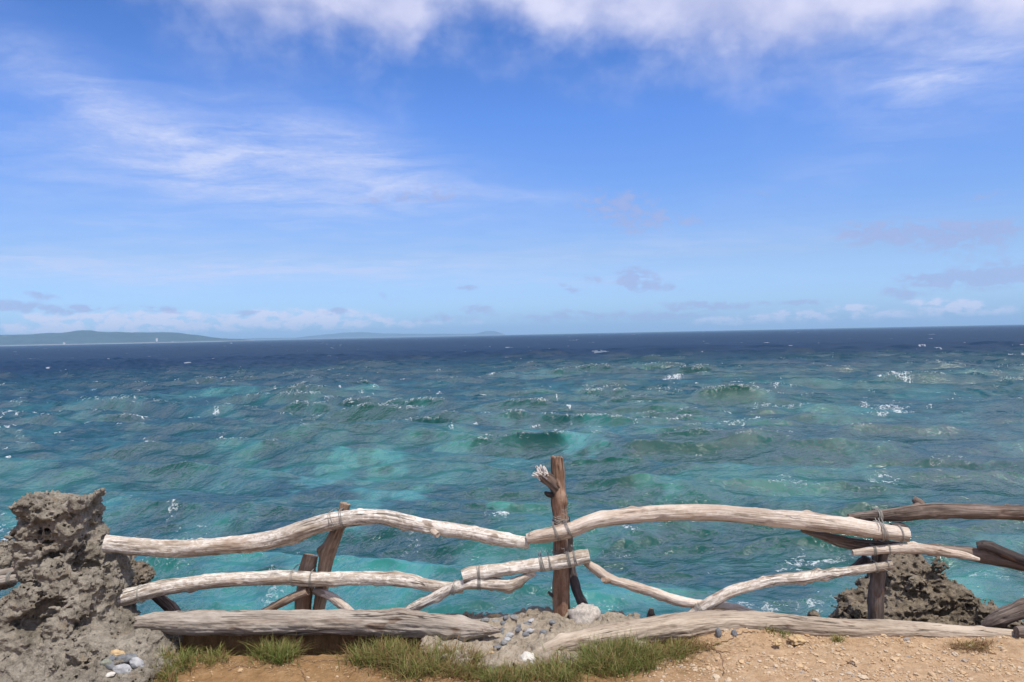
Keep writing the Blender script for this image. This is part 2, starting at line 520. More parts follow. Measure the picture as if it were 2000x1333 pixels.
    #            px    py   width depth(px)  value lift
    for px, py, wpx, hpx, val, lift in [
            (1770, 742, 36, 6, .9, .25), (1315, 741, 24, 5, .85, .1), (1058, 767, 24, 3, 1.0, .25), (1066, 757, 12, 2, .9, .1), (1175, 690, 20, 4, .75, .2),
            (28, 819, 34, 4, 1.0, .2), (12, 856, 14, 4, .8, .3), (480, 862, 14, 4, 1.0, .35), (500, 827, 22, 3, .8, .1), (884, 853, 7, 3, 1.0, .35),
            (1440, 832, 60, 9, .55, .1), (1480, 822, 16, 3, .85, .4), (1735, 800, 50, 9, .72, .1), (1510, 803, 60, 6, .5, .05), (1704, 767, 13, 3, .95, .3),
            (1832, 682, 12, 2, 1.0, .2), (1800, 677, 8, 1.5, .9, .1), (1985, 678, 30, 2, .9, .1), (1988, 687, 26, 2, 1.0, .2), (750, 811, 16, 4, .7, .1), (620, 823, 50, 3, .45, .1),
            (855, 770, 14, 3, .7, .1), (345, 1030, 50, 9, .55, .1), (330, 1005, 12, 8, .7, .1), (235, 990, 26, 9, .5, .1), (970, 1025, 26, 9, .75, .1), (880, 1018, 46, 5, .45, 0),
            (1225, 1046, 26, 8, .72, .05), (800, 1045, 26, 9, .45, 0), (1210, 1068, 40, 4, .35, 0), (1540, 955, 60, 6, .45, .05), (1735, 953, 26, 7, .55, .05),
            (1610, 1062, 22, 14, .95, .25), (1540, 1098, 26, 8, .8, .05), (1595, 1092, 46, 6, .7, .05), (1590, 1172, 46, 20, .5, .1), (1545, 1170, 36, 14, .45, .05), (1640, 1160, 40, 16, .45, .05),
            (525, 1165, 26, 22, .5, .2), (300, 1130, 60, 16, .4, .1), (245, 1090, 30, 12, .5, .1), (1390, 1105, 40, 6, .35, 0), (1480, 1185, 60, 9, .5, 0), (5, 1045, 26, 26, .6, .15),
            (1640, 1085, 60, 8, .45, 0), (1930, 1125, 46, 7, .4, 0), (1560, 935, 40, 5, .35, 0), (480, 845, 60, 4, .35, 0), (530, 1055, 60, 10, .25, 0), (1850, 905, 36, 5, .3, 0)]:
        rr, aa = ij(px, py)
        cap(rr, aa, wpx / FPX * rr, hpx / FPX * rr * rr / H, val, lift)
    # scattered whitecaps out to the horizon
    for q in range(1300):
        s_ = rg.uniform(0.0035, 0.115) ** 1.0
        s_ = 0.0025 + 0.115 * rg.uniform(0, 1) ** 2.1
        rr = H / s_; aa = math.radians(rg.uniform(-45, 45))
        big = rg.uniform(0, 1) ** 3
        wm = (1.6 + 5.5 * big) * (0.28 + min(rr, 1500) / 480.0) * 0.50
        cap(rr, aa, wm, max(0.25, wm * 0.13), rg.uniform(0.35, 1.0), 0.12 if rr < 500 else 0.0, rg.uniform(-.3, .3))
    Z = Z + RAISE + 0.05 * np.clip(F, 0, 1) * (perlin(X / 0.4, Y / 0.4, 0 * X, 58))
    V = np.stack([VX, VY, Z + SEA_Z], -1).reshape(-1, 3)
    mt, M = material('sea_water')
    geo = M.n('ShaderNodeNewGeometry')
    pos = geo.outputs['Position']
    px_, py_, pz_ = M.sep(pos)
    dep = M.attr('deep'); sa = M.attr('sand'); fo = M.attr('foam'); gr = M.attr('green'); hg = M.attr('height')
    # colour that comes up out of the water
    reef = M.mix(gr, (0.004, 0.048, 0.047), (0.005, 0.054, 0.044))
    sandc = M.mix(gr, (0.042, 0.215, 0.208), (0.048, 0.215, 0.185))
    mott = M.noise(M.vm('MULTIPLY', pos, (1, 0.6, 0)), 0.30, 8, 0.68)
    sf = M.m('MULTIPLY_ADD', M.sub(mott, 0.5), 1.5, sa, clamp=True)
    body = M.mix(sf, reef, sandc)
    body = M.mix(M.mul(M.ss(0.52, 0.72, M.noise(M.vm('MULTIPLY', pos, (1, 0.7, 0)), 0.16, 5, 0.6)), 0.5), body, (0.010, 0.042, 0.048))
    spots = M.mul(M.ss(0.50, 0.66, M.noise(M.vm('MULTIPLY', warp_m(M, pos, 0.5, 1.0), (1, 0.6, 0)), 0.55, 7, 0.66)), M.m('MULTIPLY', sf, 0.55))
    body = M.mix(spots, body, (0.020, 0.085, 0.090))
    body = M.mix(dep, body, (0.005, 0.022, 0.052))
    # light through thin crests, painted in as brighter green by wave height
    body = M.mix(M.mul(M.ss(0.1, 0.6, hg), 0.12), body, M.vm('MULTIPLY', body, (0.8, 1.5, 1.3)))
    dif = M.n('ShaderNodeBsdfDiffuse'); M.put(dif.inputs['Color'], body)
    dif.inputs['Normal'].default_value = (0, 0, 1)
    up = M.xyz(0.0, 0.0, 1.0); M.put(dif.inputs['Normal'], up)
    # ripples
    p2 = M.vm('MULTIPLY', pos, (1.0, 1.35, 1.0))
    r1 = M.noise(p2, 1.5, 4, 0.6, 0.3); r2 = M.noise(p2, 5.0, 4, 0.6, 0.4)
    rf = M.noise(M.vm('MULTIPLY', pos, (0.25, 0.6, 1.0)), 0.55, 4, 0.62)
    camd = M.m('SQRT', M.add(M.mul(px_, px_), M.mul(py_, py_)))
    far = M.ss(60, 400, camd)
    hgt = M.add(M.add(M.mul(r1, 0.30), M.mul(r2, 0.07)), M.mul(rf, M.mul(far, 1.6)))
    nrm = M.bump(hgt, 0.6, 0.8)
    gl = M.n('ShaderNodeBsdfGlossy'); M.put(gl.inputs['Normal'], nrm)
    gl.inputs['Color'].default_value = (1, 1, 1, 1)
    M.put(gl.inputs['Roughness'], M.m('MULTIPLY_ADD', far, 0.16, 0.10))
    fr = M.n('ShaderNodeFresnel'); fr.inputs['IOR'].default_value = 1.33; M.put(fr.inputs['Normal'], nrm)
    fac = M.m('MINIMUM', M.mul(fr.outputs[0], 0.48), M.m('MULTIPLY_ADD', far, -0.16, 0.275))
    mx = M.n('ShaderNodeMixShader'); M.put(mx.inputs[0], fac)
    M.t.links.new(dif.outputs[0], mx.inputs[1]); M.t.links.new(gl.outputs[0], mx.inputs[2])
    # foam lace
    fn = M.noise(M.vm('MULTIPLY', warp_m(M, pos, 0.9, 0.5), (0.75, 1.25, 1)), 2.4, 8, 0.70, 0.4)
    lace = M.m('MAXIMUM', M.sub(1.0, M.mul(M.m('ABSOLUTE', M.sub(M.noise(warp_m(M, pos, 1.2, 0.5), 1.7, 5, 0.6), 0.5)), 11.0)), 0.0)
    fn2 = M.noise(pos, 14.0, 3, 0.6)
    th = M.add(M.mul(M.sub(fn, 0.47), 1.5), M.add(M.mul(M.sub(lace, 0.45), 0.55), M.mul(M.sub(fn2, 0.5), 0.5)))
    near = M.sub(1.0, M.ss(120, 420, camd))
    ff = M.ss(0.45, 1.30, M.add(M.mul(fo, 0.95), M.mul(M.mul(th, near), M.ss(0.02, 0.25, fo))))
    fd = M.n('ShaderNodeBsdfDiffuse'); fd.inputs['Color'].default_value = (0.62, 0.65, 0.67, 1)
    m2 = M.n('ShaderNodeMixShader'); M.put(m2.inputs[0], M.mul(ff, 0.86))
    M.t.links.new(mx.outputs[0], m2.inputs[1]); M.t.links.new(fd.outputs[0], m2.inputs[2])
    M.out(m2.outputs[0])
    o = mesh_np('sea', V, grid_faces(nr, na)[:, ::-1].copy(), mt,
                attrs=dict(deep=deep.ravel(), sand=sand.ravel(), foam=F.ravel(), green=green.ravel(), height=Z.ravel()))
    tag(o, 'choppy turquoise to navy sea with scattered whitecaps', kind='structure')
    return o


build_sea()
# ------------------------------------------------------------------ rock bodies from signed distance fields
def surface_nets(D, org, h):
    """quads round the zero level of the grid D (nx,ny,nz); org = position of D[0,0,0]"""
    nx, ny, nz = D.shape
    ins = D < 0
    c = [ins[i:nx - 1 + i, j:ny - 1 + j, k:nz - 1 + k] for i in (0, 1) for j in (0, 1) for k in (0, 1)]
    cnt = sum(q.astype(np.int8) for q in c)
    act = (cnt > 0) & (cnt < 8)
    idx = -np.ones(act.shape, np.int32)
    cells = np.argwhere(act)
    idx[act] = np.arange(len(cells))
    corner = [(i, j, k) for i in (0, 1) for j in (0, 1) for k in (0, 1)]
    val = np.stack([D[cells[:, 0] + i, cells[:, 1] + j, cells[:, 2] + k] for i, j, k in corner], 1)
    acc = np.zeros((len(cells), 3)); n = np.zeros(len(cells))
    for a in range(8):
        for b in range(a + 1, 8):
            pa, pb = np.array(corner[a]), np.array(corner[b])
            if np.abs(pa - pb).sum() != 1: continue
            va, vb = val[:, a], val[:, b]
            s = (va < 0) != (vb < 0)
            t = np.where(s, va / np.where(s, va - vb, 1), 0)
            acc += s[:, None] * (pa + t[:, None] * (pb - pa)); n += s
    V = (cells + acc / n[:, None]) * h + np.asarray(org)
    F = []
    for ax in range(3):
        o1, o2 = [a for a in range(3) if a != ax]
        sl0 = [slice(None)] * 3; sl1 = [slice(None)] * 3
        sl0[ax] = slice(0, -1); sl1[ax] = slice(1, None)
        A, B = ins[tuple(sl0)], ins[tuple(sl1)]
        e = np.argwhere(A != B)
        ok = (e[:, o1] > 0) & (e[:, o2] > 0) & (e[:, o1] < D.shape[o1] - 1) & (e[:, o2] < D.shape[o2] - 1)
        e = e[ok]
        flip = ~A[e[:, 0], e[:, 1], e[:, 2]]
        q = []
        for d1, d2 in ((-1, -1), (0, -1), (0, 0), (-1, 0)):
            cc = e.copy(); cc[:, o1] += d1; cc[:, o2] += d2
            q.append(idx[cc[:, 0], cc[:, 1], cc[:, 2]])
        q = np.stack(q, 1)
        if ax == 1: flip = ~flip
        q[flip] = q[flip][:, ::-1]
        F.append(q)
    return V, np.concatenate(F)


def largest_piece(V, F):
    lab = np.arange(len(V))
    while True:
        m = lab[F].min(1)
        new = lab.copy()
        np.minimum.at(new, F.ravel(), np.repeat(m, 4))
        new = new[new]
        if (new == lab).all(): break
        lab = new
    root = np.bincount(lab).argmax()
    F = F[lab[F[:, 0]] == root]
    used = np.unique(F)
    mp = np.zeros(len(V), np.int32); mp[used] = np.arange(len(used))
    return V[used], mp[F]


def poly_sdf(px, pz, poly):
    """signed distance in the plane (negative inside)"""
    p = np.asarray(poly, float); n = len(p)
    d = np.full(px.shape, 1e9); inside = np.zeros(px.shape, bool)
    for i in range(n):
        a, b = p[i], p[(i + 1) % n]
        ex, ez = b - a
        wx, wz = px - a[0], pz - a[1]
        t = np.clip((wx * ex + wz * ez) / (ex * ex + ez * ez + 1e-12), 0, 1)
        d = np.minimum(d, (wx - t * ex) ** 2 + (wz - t * ez) ** 2)
        cond = (a[1] > pz) != (b[1] > pz)
        xi = a[0] + (pz - a[1]) * ex / (ez + 1e-12)
        inside ^= cond & (px < xi)
    d = np.sqrt(d)
    return np.where(inside, -d, d)


def smin(a, b, k):
    h = np.clip(0.5 + 0.5 * (b - a) / k, 0, 1)
    return b + (a - b) * h - k * h * (1 - h)


def smax(a, b, k):
    return -smin(-a, -b, k)


def rock_body(name, lo, hi, h, base, detail, mat, loc, parent=None, bw=0.14):
    xs = [np.arange(l, u, h, dtype=np.float32) for l, u in zip(lo, hi)]
    X, Y, Z = np.meshgrid(*xs, indexing='ij')
    D = base(X, Y, Z).astype(np.float32)
    band = np.abs(D) < bw
    D[band] = D[band] + detail(X[band], Y[band], Z[band])
    D[0], D[-1] = np.maximum(D[0], .01), np.maximum(D[-1], .01)
    D[:, 0], D[:, -1] = np.maximum(D[:, 0], .01), np.maximum(D[:, -1], .01)
    D[:, :, 0], D[:, :, -1] = np.maximum(D[:, :, 0], .01), np.maximum(D[:, :, -1], .01)
    V, F = largest_piece(*surface_nets(D, lo, h))
    return mesh_np(name, V, F, mat, parent=parent, loc=loc, closed=True)


def keep_px(pts, d):
    return [((q := P(x, y, d)).x, q.z) for x, y in pts]


def rock_material(name, light, mid, dark, scale=1.0, grit=1.0):
    mt, M = material(name)
    pos = M.n('ShaderNodeNewGeometry').outputs['Position']
    big = M.noise(pos, 5 * scale, 5, 0.6, 0.4)
    med = M.noise(pos, 26 * scale, 6, 0.65, 0.3)
    fin = M.noise(pos, 120 * scale, 4, 0.7)
    speck = M.voro(warp_m(M, pos, 20, 0.02), 85 * scale)
    t = M.add(M.mul(big, 0.45), M.add(M.mul(med, 0.45), M.mul(fin, 0.30)))
    col = M.ramp(t, [(0.40, dark), (0.56, mid), (0.72, light)])
    fl = M.mul(M.ss(0.55, 0.72, fin), M.ss(0.48, 0.66, med))
    col = M.mix(M.mul(fl, 0.55), col, (0.44, 0.40, 0.335))
    col = M.mix(M.mul(M.ss(0.56, 0.7, M.noise(pos, 7 * scale, 4, 0.6)), 0.35), col, (0.20, 0.145, 0.085))
    hgt = M.add(M.mul(med, 0.5), M.add(M.mul(fin, 0.35), M.mul(speck, 0.35)))
    M.out(M.principled(col, 0.92, M.bump(hgt, 0.9 * grit, 0.012), 0.2))
    return mt
# ------------------------------------------------------------------ ground and cliff
def edge_y(x):
    """where the bank breaks off towards the sea"""
    return 5.02 + 0.07 * perlin(x / 0.7, 0 * x, 0 * x + 3, 61) + 0.03 * perlin(x / 0.17, 0 * x, 0 * x, 62) + 0.30 * sstep(-1.9, -2.6, x) - 0.22 * sstep(-0.75, -0.5, x) * sstep(0.9, 0.7, x) - 0.17 * sstep(0.9, 1.5, x) - 0.13 * sstep(2.0, 2.6, x)


TR0, TR1 = G(335, 1262).x, G(720, 1262).x


def ground_z(x, y):
    x = np.asarray(x, float); y = np.asarray(y, float)
    z = 0.016 * fbm(x / 0.55, y / 0.55, 0 * x, 4, seed=63) + 0.006 * fbm(x / 0.09, y / 0.09, 0 * x, 3, seed=64) + 0.0035 * fbm(x / 0.025, y / 0.025, 0 * x, 2, seed=65)
    # loose earth heaped against the right-hand log
    z += 0.045 * np.exp(-((x - 1.35) / 0.45) ** 2 - ((y - 4.72) / 0.12) ** 2)
    # hollow washed out under the left-hand log
    e = 0.035 * perlin(x / 0.22, 0 * x, 0 * x, 66) + 0.015 * perlin(x / 0.06, 0 * x, 0 * x, 67)
    lip = 4.56 + e
    tr = sstep(TR0 - 0.06, TR0 + 0.05, x) * sstep(TR1 + 0.45, TR1 + 0.05, x)
    bk = 4.785 + 0.022 * perlin(x / 0.09, 0 * x, 0 * x + 8, 66) + 0.012 * perlin(x / 0.03, y / .05, 0 * x + 8, 67)
    z -= 0.45 * tr * sstep(lip, lip + 0.05, y) * sstep(bk + .03, bk, y)
    z += 0.055 * tr * sstep(bk, bk + .03, y) * sstep(5.1, 4.9, y)
    return z


def cliff_drop(x, y):
    d = np.maximum(y - edge_y(x), 0)
    drop = 8.6 * (1 - np.exp(-(d / 0.9) ** 1.2)) + 0.8 * d
    shelf = 0.62 + 0.35 * d                                   # a ledge below the right-hand outcrop
    k = sstep(1.55, 2.0, x) * sstep(4.3, 3.6, x) * sstep(7.3, 6.7, y)
    drop = drop * (1 - k) + np.minimum(drop, shelf) * k
    k2 = sstep(-1.55, -1.9, x) * sstep(6.3, 5.9, y)
    return drop * (1 - k2) + np.minimum(drop, 0.34 + 0.5 * d) * k2


def build_ground():
    xs = np.concatenate([np.linspace(-14, -3.4, 40, endpoint=False), np.linspace(-3.4, 3.6, 950, endpoint=False), np.linspace(3.6, 14, 40)])
    ys = np.concatenate([np.linspace(-8, 3.7, 50, endpoint=False), np.linspace(3.7, 5.25, 260, endpoint=False), np.linspace(5.25, 8.5, 120)])
    Y, X = np.meshgrid(ys, xs, indexing='ij')
    Z = ground_z(X, Y)
    d = Y - edge_y(X)
    rocky = sstep(-0.02, 0.06, d + 0.03 * perlin(X / 0.1, Y / 0.1, 0 * X, 68))
    rough = sstep(0.05, 0.5, d)
    Z = Z - cliff_drop(X, Y) + rough * (0.16 * fbm(X / 0.5, Y / 0.5, 0 * X, 5, seed=69, ridged=True) - 0.16)
    Z += rocky * (1 - rough) * 0.03 * fbm(X / 0.12, Y / 0.12, 0 * X, 3, seed=70)
    mt, M = material('soil')
    pos = M.n('ShaderNodeNewGeometry').outputs['Position']
    x_, y_, z_ = M.sep(pos)
    big = M.noise(pos, 1.7, 5, 0.6); med = M.noise(pos, 14, 6, 0.65); fin = M.noise(pos, 110, 5, 0.7)
    grit = M.voro(pos, 150)
    right = M.ss(0.4, 1.2, M.add(x_, M.mul(M.sub(big, 0.5), 1.2)))
    dry = M.ramp(M.add(M.mul(med, 0.55), M.mul(fin, 0.45)), [(0.34, (0.24, 0.148, 0.08)), (0.5, (0.35, 0.238, 0.143)), (0.66, (0.46, 0.342, 0.228))])
    damp = M.ramp(M.add(M.mul(med, 0.6), M.mul(fin, 0.4)), [(0.34, (0.15, 0.085, 0.037)), (0.52, (0.235, 0.14, 0.064)), (0.68, (0.32, 0.21, 0.115))])
    col = M.mix(right, damp, dry)
    col = M.mix(M.mul(M.ss(0.55, 0.75, M.noise(pos, 4.5, 5, 0.65)), 0.5), col, (0.36, 0.24, 0.13))
    rk = M.attr('rocky')
    rockc = M.ramp(M.add(M.mul(med, 0.6), M.mul(fin, 0.4)), [(0.36, (0.09, 0.075, 0.055)), (0.52, (0.23, 0.195, 0.15)), (0.68, (0.36, 0.31, 0.24))])
    col = M.mix(rk, col, rockc)
    hgt = M.add(M.mul(med, 0.5), M.add(M.mul(fin, 0.4), M.mul(grit, 0.25)))
    M.out(M.principled(col, 0.95, M.bump(hgt, 0.85, 0.010), 0.15))
    o = mesh_np('ground', np.stack([X, Y, Z], -1).reshape(-1, 3), grid_faces(len(ys), len(xs)), mt, attrs=dict(rocky=rocky.ravel()))
    tag(o, 'bare orange brown soil at the cliff edge', kind='structure')


build_ground()
ROCK = rock_material('coral_limestone', (0.285, 0.253, 0.205), (0.155, 0.135, 0.106), (0.045, 0.038, 0.030))
ROCK_DARK = rock_material('weathered_limestone', (0.235, 0.195, 0.145), (0.120, 0.097, 0.070), (0.038, 0.031, 0.025))


def karst(amp, seed, s=1.0):
    """pits at several sizes that meet in sharp ridges, as weathered coral rock has"""
    def f(X, Y, Z):
        n1 = fbm(X / (.20 * s), Y / (.20 * s), Z / (.13 * s), 3, seed=seed)
        wx, wz = X + .03 * perlin(X / .09, Y / .09, Z / .09, seed + 1), Z + .03 * perlin(X / .08, Y / .08, Z / .08, seed + 2)
        w1 = worley(wx / (.115 * s), Y / (.115 * s), wz / (.075 * s), seed)
        w2 = worley(wx / (.048 * s), Y / (.048 * s), wz / (.034 * s), seed + 3)
        w3 = worley(X / (.021 * s), Y / (.021 * s), Z / (.016 * s), seed + 5)
        hole = sstep(.34, .12, w1) * sstep(-.1, .3, n1)
        k = .70 + .35 * sstep(-.3, .3, perlin(X / .17, Y / .17, Z / .17, seed + 9))
        n4 = fbm(X / (.05 * s), Y / (.05 * s), Z / (.032 * s), 3, gain=.62, seed=seed + 11, ridged=True)
        return amp * (0.75 * n1 + 0.22 * (.5 - w1) + .45 * hole - .26 * n4 + k * 0.75 * (.5 - w2) + k * 0.68 * (.5 - w3))
    return f


def prism(X, Y, Z, poly, yc, thick, k):
    """outline in the x-z plane, rounded to a body 2*thick deep about yc"""
    d = poly_sdf(X[:, 0, :], Z[:, 0, :], poly)[:, None, :] + 0 * Y
    yc = yc(X, Z) if callable(yc) else yc
    ay = np.abs(Y - yc) - thick
    return smax(d, ay, k)


def ball(X, Y, Z, px, py, d, r, sq=(1, 1, 1)):
    c = P(px, py, d)
    return (np.sqrt(((X - c.x) / sq[0]) ** 2 + ((Y - c.y) / sq[1]) ** 2 + ((Z - c.z) / sq[2]) ** 2) - r) * min(sq)


def rock_left():
    pil = keep_px([(58, 992), (62, 978), (70, 970), (80, 961), (93, 972), (118, 984), (135, 990), (146, 984), (160, 976), (172, 966), (188, 962), (178, 992), (186, 1008),
                   (178, 1030), (186, 1045), (196, 1066), (200, 1090), (200, 1115), (196, 1215), (84, 1215), (58, 1130), (46, 1085), (44, 1045), (54, 1010)], 4.92)
    low = keep_px([(-420, 1320), (-200, 1290), (-60, 1212), (22, 1168), (52, 1140), (84, 1096), (118, 1096), (145, 1120), (190, 1112), (200, 1160), (205, 1205), (236, 1232), (276, 1243),
                   (310, 1266), (330, 1300), (330, 1400), (-420, 1400)], 4.62)

    def base(X, Y, Z):
        a = prism(X, Y, Z, pil, lambda x, z: 5.0 - 0.10 * z, 0.20, 0.10)
        b = prism(X, Y, Z, low, lambda x, z: 4.62 + 0.40 * np.clip(z, -.3, .7), 0.30, 0.12)
        d = smin(a, b, 0.05)
        # right foot that carries the log end
        d = smin(d, ball(X, Y, Z, 268, 1268, 4.66, 0.17, (1.1, 1.2, 0.75)), 0.08)
        d = smin(d, ball(X, Y, Z, 180, 1335, 4.35, 0.30, (1.6, 1.0, 0.42)), 0.10)
        # hollows
        for (px, py, dd, r, sq) in [(158, 1108, 4.70, .085, (.95, 1.3, 1.1)), (118, 1078, 4.76, .045, (1.8, 1, .8)), (92, 1066, 4.76, .040, (1.6, 1.2, .8)), (190, 1090, 4.74, .04, (1, 1.3, 1.5)),
                                    (62, 1215, 4.42, .070, (1.2, 1.2, .8)), (95, 1190, 4.46, .060, (1.3, 1.3, .7)), (35, 1240, 4.30, .085, (1.2, 1.1, .7)),
                                    (58, 1152, 4.52, .030, (1.4, 1.2, .7)), (100, 1030, 4.77, .035, (1.6, 1.2, .7)), (165, 1215, 4.42, .035, (1.4, 1.2, .6)),
                                    (150, 1150, 4.58, .03, (1, 1.2, .8)), (85, 1005, 4.78, .03, (1.3, 1.2, .7)), (140, 1020, 4.78, .028, (1.3, 1.2, .7)), (175, 1050, 4.77, .03, (1.5, 1.2, .6)), (20, 1290, 4.2, .05, (1.2, 1, .7))]:
            d = smax(d, -ball(X, Y, Z, px, py, dd + .05, r * 1.08, sq), 0.025)
        d = smax(d, 3.0 * (Z - P(108, 957, 4.9).z), 0.02)
        return d + .012
    det = karst(0.044, 3)
    o = rock_body('coral_rock', (-4.35, 3.85, -0.30), (-1.80, 5.45, 0.98), 0.0095, base, det, ROCK, (-2.8, 4.7, 0))
    tag(o, 'tall pitted grey brown coral rock that the pale fence rails run into', 'rock')
    return o


def rock_right():
    cone = keep_px([(1728, 1120), (1740, 1092), (1765, 1083), (1800, 1085), (1815, 1100), (1830, 1120), (1858, 1138), (1868, 1160), (1895, 1178), (1900, 1330), (1640, 1330), (1636, 1205), (1650, 1165), (1690, 1158)], 6.0)
    shoulder = keep_px([(1632, 1205), (1640, 1180), (1652, 1160), (1690, 1150), (1720, 1175), (1720, 1330), (1625, 1330)], 5.95)
    right = keep_px([(1860, 1200), (1880, 1166), (1900, 1172), (1925, 1180), (1955, 1192), (1975, 1215), (1990, 1330), (1850, 1330)], 5.85)
    crest = keep_px([(1679, 1170), (1681, 1132), (1693, 1128), (1705, 1140), (1708, 1175)], 6.0)

    def base(X, Y, Z):
        d = prism(X, Y, Z, cone, lambda x, z: 6.0 + 0.25 * np.clip(z, -.6, .2), 0.26, 0.12)
        d = smin(d, prism(X, Y, Z, shoulder, 5.9, 0.20, 0.10), 0.05)
        d = smin(d, prism(X, Y, Z, right, 5.8, 0.18, 0.10), 0.05)
        d = smin(d, prism(X, Y, Z, crest, 6.05, 0.09, 0.05), 0.03)
        for (px, py, dd, r, sq) in [(1775, 1150, 5.68, .07, (1.2, 1.3, .9)), (1745, 1172, 5.66, .075, (1, 1.3, .9)), (1820, 1128, 5.70, .05, (1.2, 1.3, .8)), (1835, 1178, 5.6, .06, (1.3, 1.3, .7)),
                                    (1790, 1195, 5.6, .06, (1, 1.3, 1.0)), (1865, 1195, 5.6, .06, (.8, 1.3, 1.2)), (1662, 1192, 5.68, .05, (1, 1.3, 1)), (1775, 1112, 5.72, .04, (1.2, 1.3, .8)), (1895, 1190, 5.62, .05, (1, 1.3, 1))]:
            d = smax(d, -ball(X, Y, Z, px, py, dd, r, sq), 0.03)
        return d + .045
    o = rock_body('coral_rock', (2.25, 5.3, -1.25), (3.95, 6.5, 0.30), 0.0105, base, karst(0.080, 13, 1.3), ROCK_DARK, (3.0, 5.95, -0.9))
    tag(o, 'dark jagged coral outcrop standing behind the right fence post', 'rock')


def small_rock(name, px, py, wpx, hpx, d, label, mat, seed, depth=0.10, h=0.008, amp=0.02):
    """a lump whose visible top is at the pixel, its foot sunk in what carries it"""
    c = P(px, py, d); k = d / FPX
    rx, rz = wpx * k, hpx * k
    lo = (c.x - rx * 1.5 - .03, c.y - depth * 1.5 - .03, c.z - rz * 2.2 - .03); hi = (c.x + rx * 1.5 + .03, c.y + depth * 1.5 + .03, c.z + rz * 1.4 + .04)

    def base(X, Y, Z):
        q = np.sqrt(((X - c.x) / rx) ** 2 + ((Y - c.y) / depth) ** 2 + ((Z - c.z + rz * .5) / (rz * 1.5)) ** 2)
        return (q - 1) * min(rx, depth, rz * 1.5)
    o = rock_body(name, lo, hi, h, base, karst(amp, seed, .7), mat, (c.x, c.y, c.z - rz))
    return tag(o, label, 'rock')


def smooth_stone(name, px, py, wpx, hpx, d, mat, dep=None, rot=0.0, seed=1, irr=0.10, parent=None, tilt=0.0):
    """a water-worn stone, centre at the pixel"""
    c = P(px, py, d); k = d / FPX
    rx, rz = wpx * k, hpx * k
    ry = dep if dep else 0.5 * (rx + rz)
    th, ph = np.meshgrid(np.linspace(0, math.pi, 22), np.linspace(0, 2 * math.pi, 36, endpoint=False), indexing='ij')
    x, y, z = np.sin(th) * np.cos(ph), np.sin(th) * np.sin(ph), np.cos(th)
    r = 1 + irr * fbm(x * 1.3 + seed, y * 1.3, z * 1.3, 3, seed=seed) * 1.3
    x, y, z = x * r * rx, y * r * ry, z * r * rz
    ct, st = math.cos(tilt), math.sin(tilt)
    y, z = y * ct - z * st, y * st + z * ct
    cr, sr = math.cos(rot), math.sin(rot)
    x, z = x * cr - z * sr, x * sr + z * cr
    V = np.stack([x, y, z], -1).reshape(-1, 3)
    if parent is not None:
        V = V + np.array(c) - np.array(parent.location)
        return mesh_np(name, V, grid_faces(22, 36, True)[:, ::-1].copy(), mat, parent=parent, closed=True)
    o = mesh_np(name, V, grid_faces(22, 36, True)[:, ::-1].copy(), mat, closed=True)
    o.location = c
    return o


def stone_material(name, a, b, sc=30):
    mt, M = material(name)
    pos = M.n('ShaderNodeTexCoord').outputs['Object']
    n1 = M.noise(pos, sc, 5, 0.6, 0.3); n2 = M.noise(pos, sc * 6, 4, 0.65)
    col = M.mix(M.ss(0.35, 0.65, M.add(M.mul(n1, .65), M.mul(n2, .35))), a, b)
    M.out(M.principled(col, 0.75, M.bump(n2, 0.5, 0.004), 0.3))
    return mt


S_SLATE = stone_material('slate_stone', (0.10, 0.105, 0.115), (0.19, 0.195, 0.20))
S_SLATE2 = stone_material('grey_pebble', (0.14, 0.14, 0.14), (0.26, 0.255, 0.24))
S_PALE = stone_material('pale_grey_stone', (0.26, 0.265, 0.27), (0.40, 0.40, 0.40))
S_GREEN = stone_material('green_grey_stone', (0.12, 0.135, 0.11), (0.26, 0.26, 0.20))
S_WHITE = stone_material('white_stone', (0.46, 0.43, 0.37), (0.68, 0.645, 0.58))
S_TAN = stone_material('tan_stone', (0.36, 0.24, 0.12), (0.52, 0.39, 0.22))
S_GRAIN = stone_material('grainy_pale_stone', (0.28, 0.25, 0.22), (0.52, 0.47, 0.41), 60)

left_rock = rock_left()
rock_right()
small_rock('coral_rock', 243, 1128, 40, 20, 5.6, 'dark rough rock behind the left coral rock, between two pale rails', ROCK_DARK, 21, .22, amp=.035)
small_rock('coral_rock', 2, 1090, 46, 26, 5.5, 'low grey rock above the paired rails at the left edge', ROCK, 23, .2, amp=.03)
small_rock('coral_rock', 1188, 1222, 26, 12, 5.12, 'low dark rock beside the pale boulder behind the log tip', ROCK_DARK, 25, .06, .006, .018)
small_rock('coral_rock', 1272, 1204, 8, 13, 5.22, 'small dark spike of rock behind the middle of the light beige log', ROCK_DARK, 27, .04, .005, .010)
small_rock('coral_rock', 1590, 1203, 12, 9, 5.25, 'small dark rock tip between the log and the jagged outcrop', ROCK_DARK, 29, .05, .005, .010)

from mathutils.bvhtree import BVHTree
_lt = BVHTree.FromPolygons([v.co + left_rock.location for v in left_rock.data.vertices], [tuple(p.vertices) for p in left_rock.data.polygons])
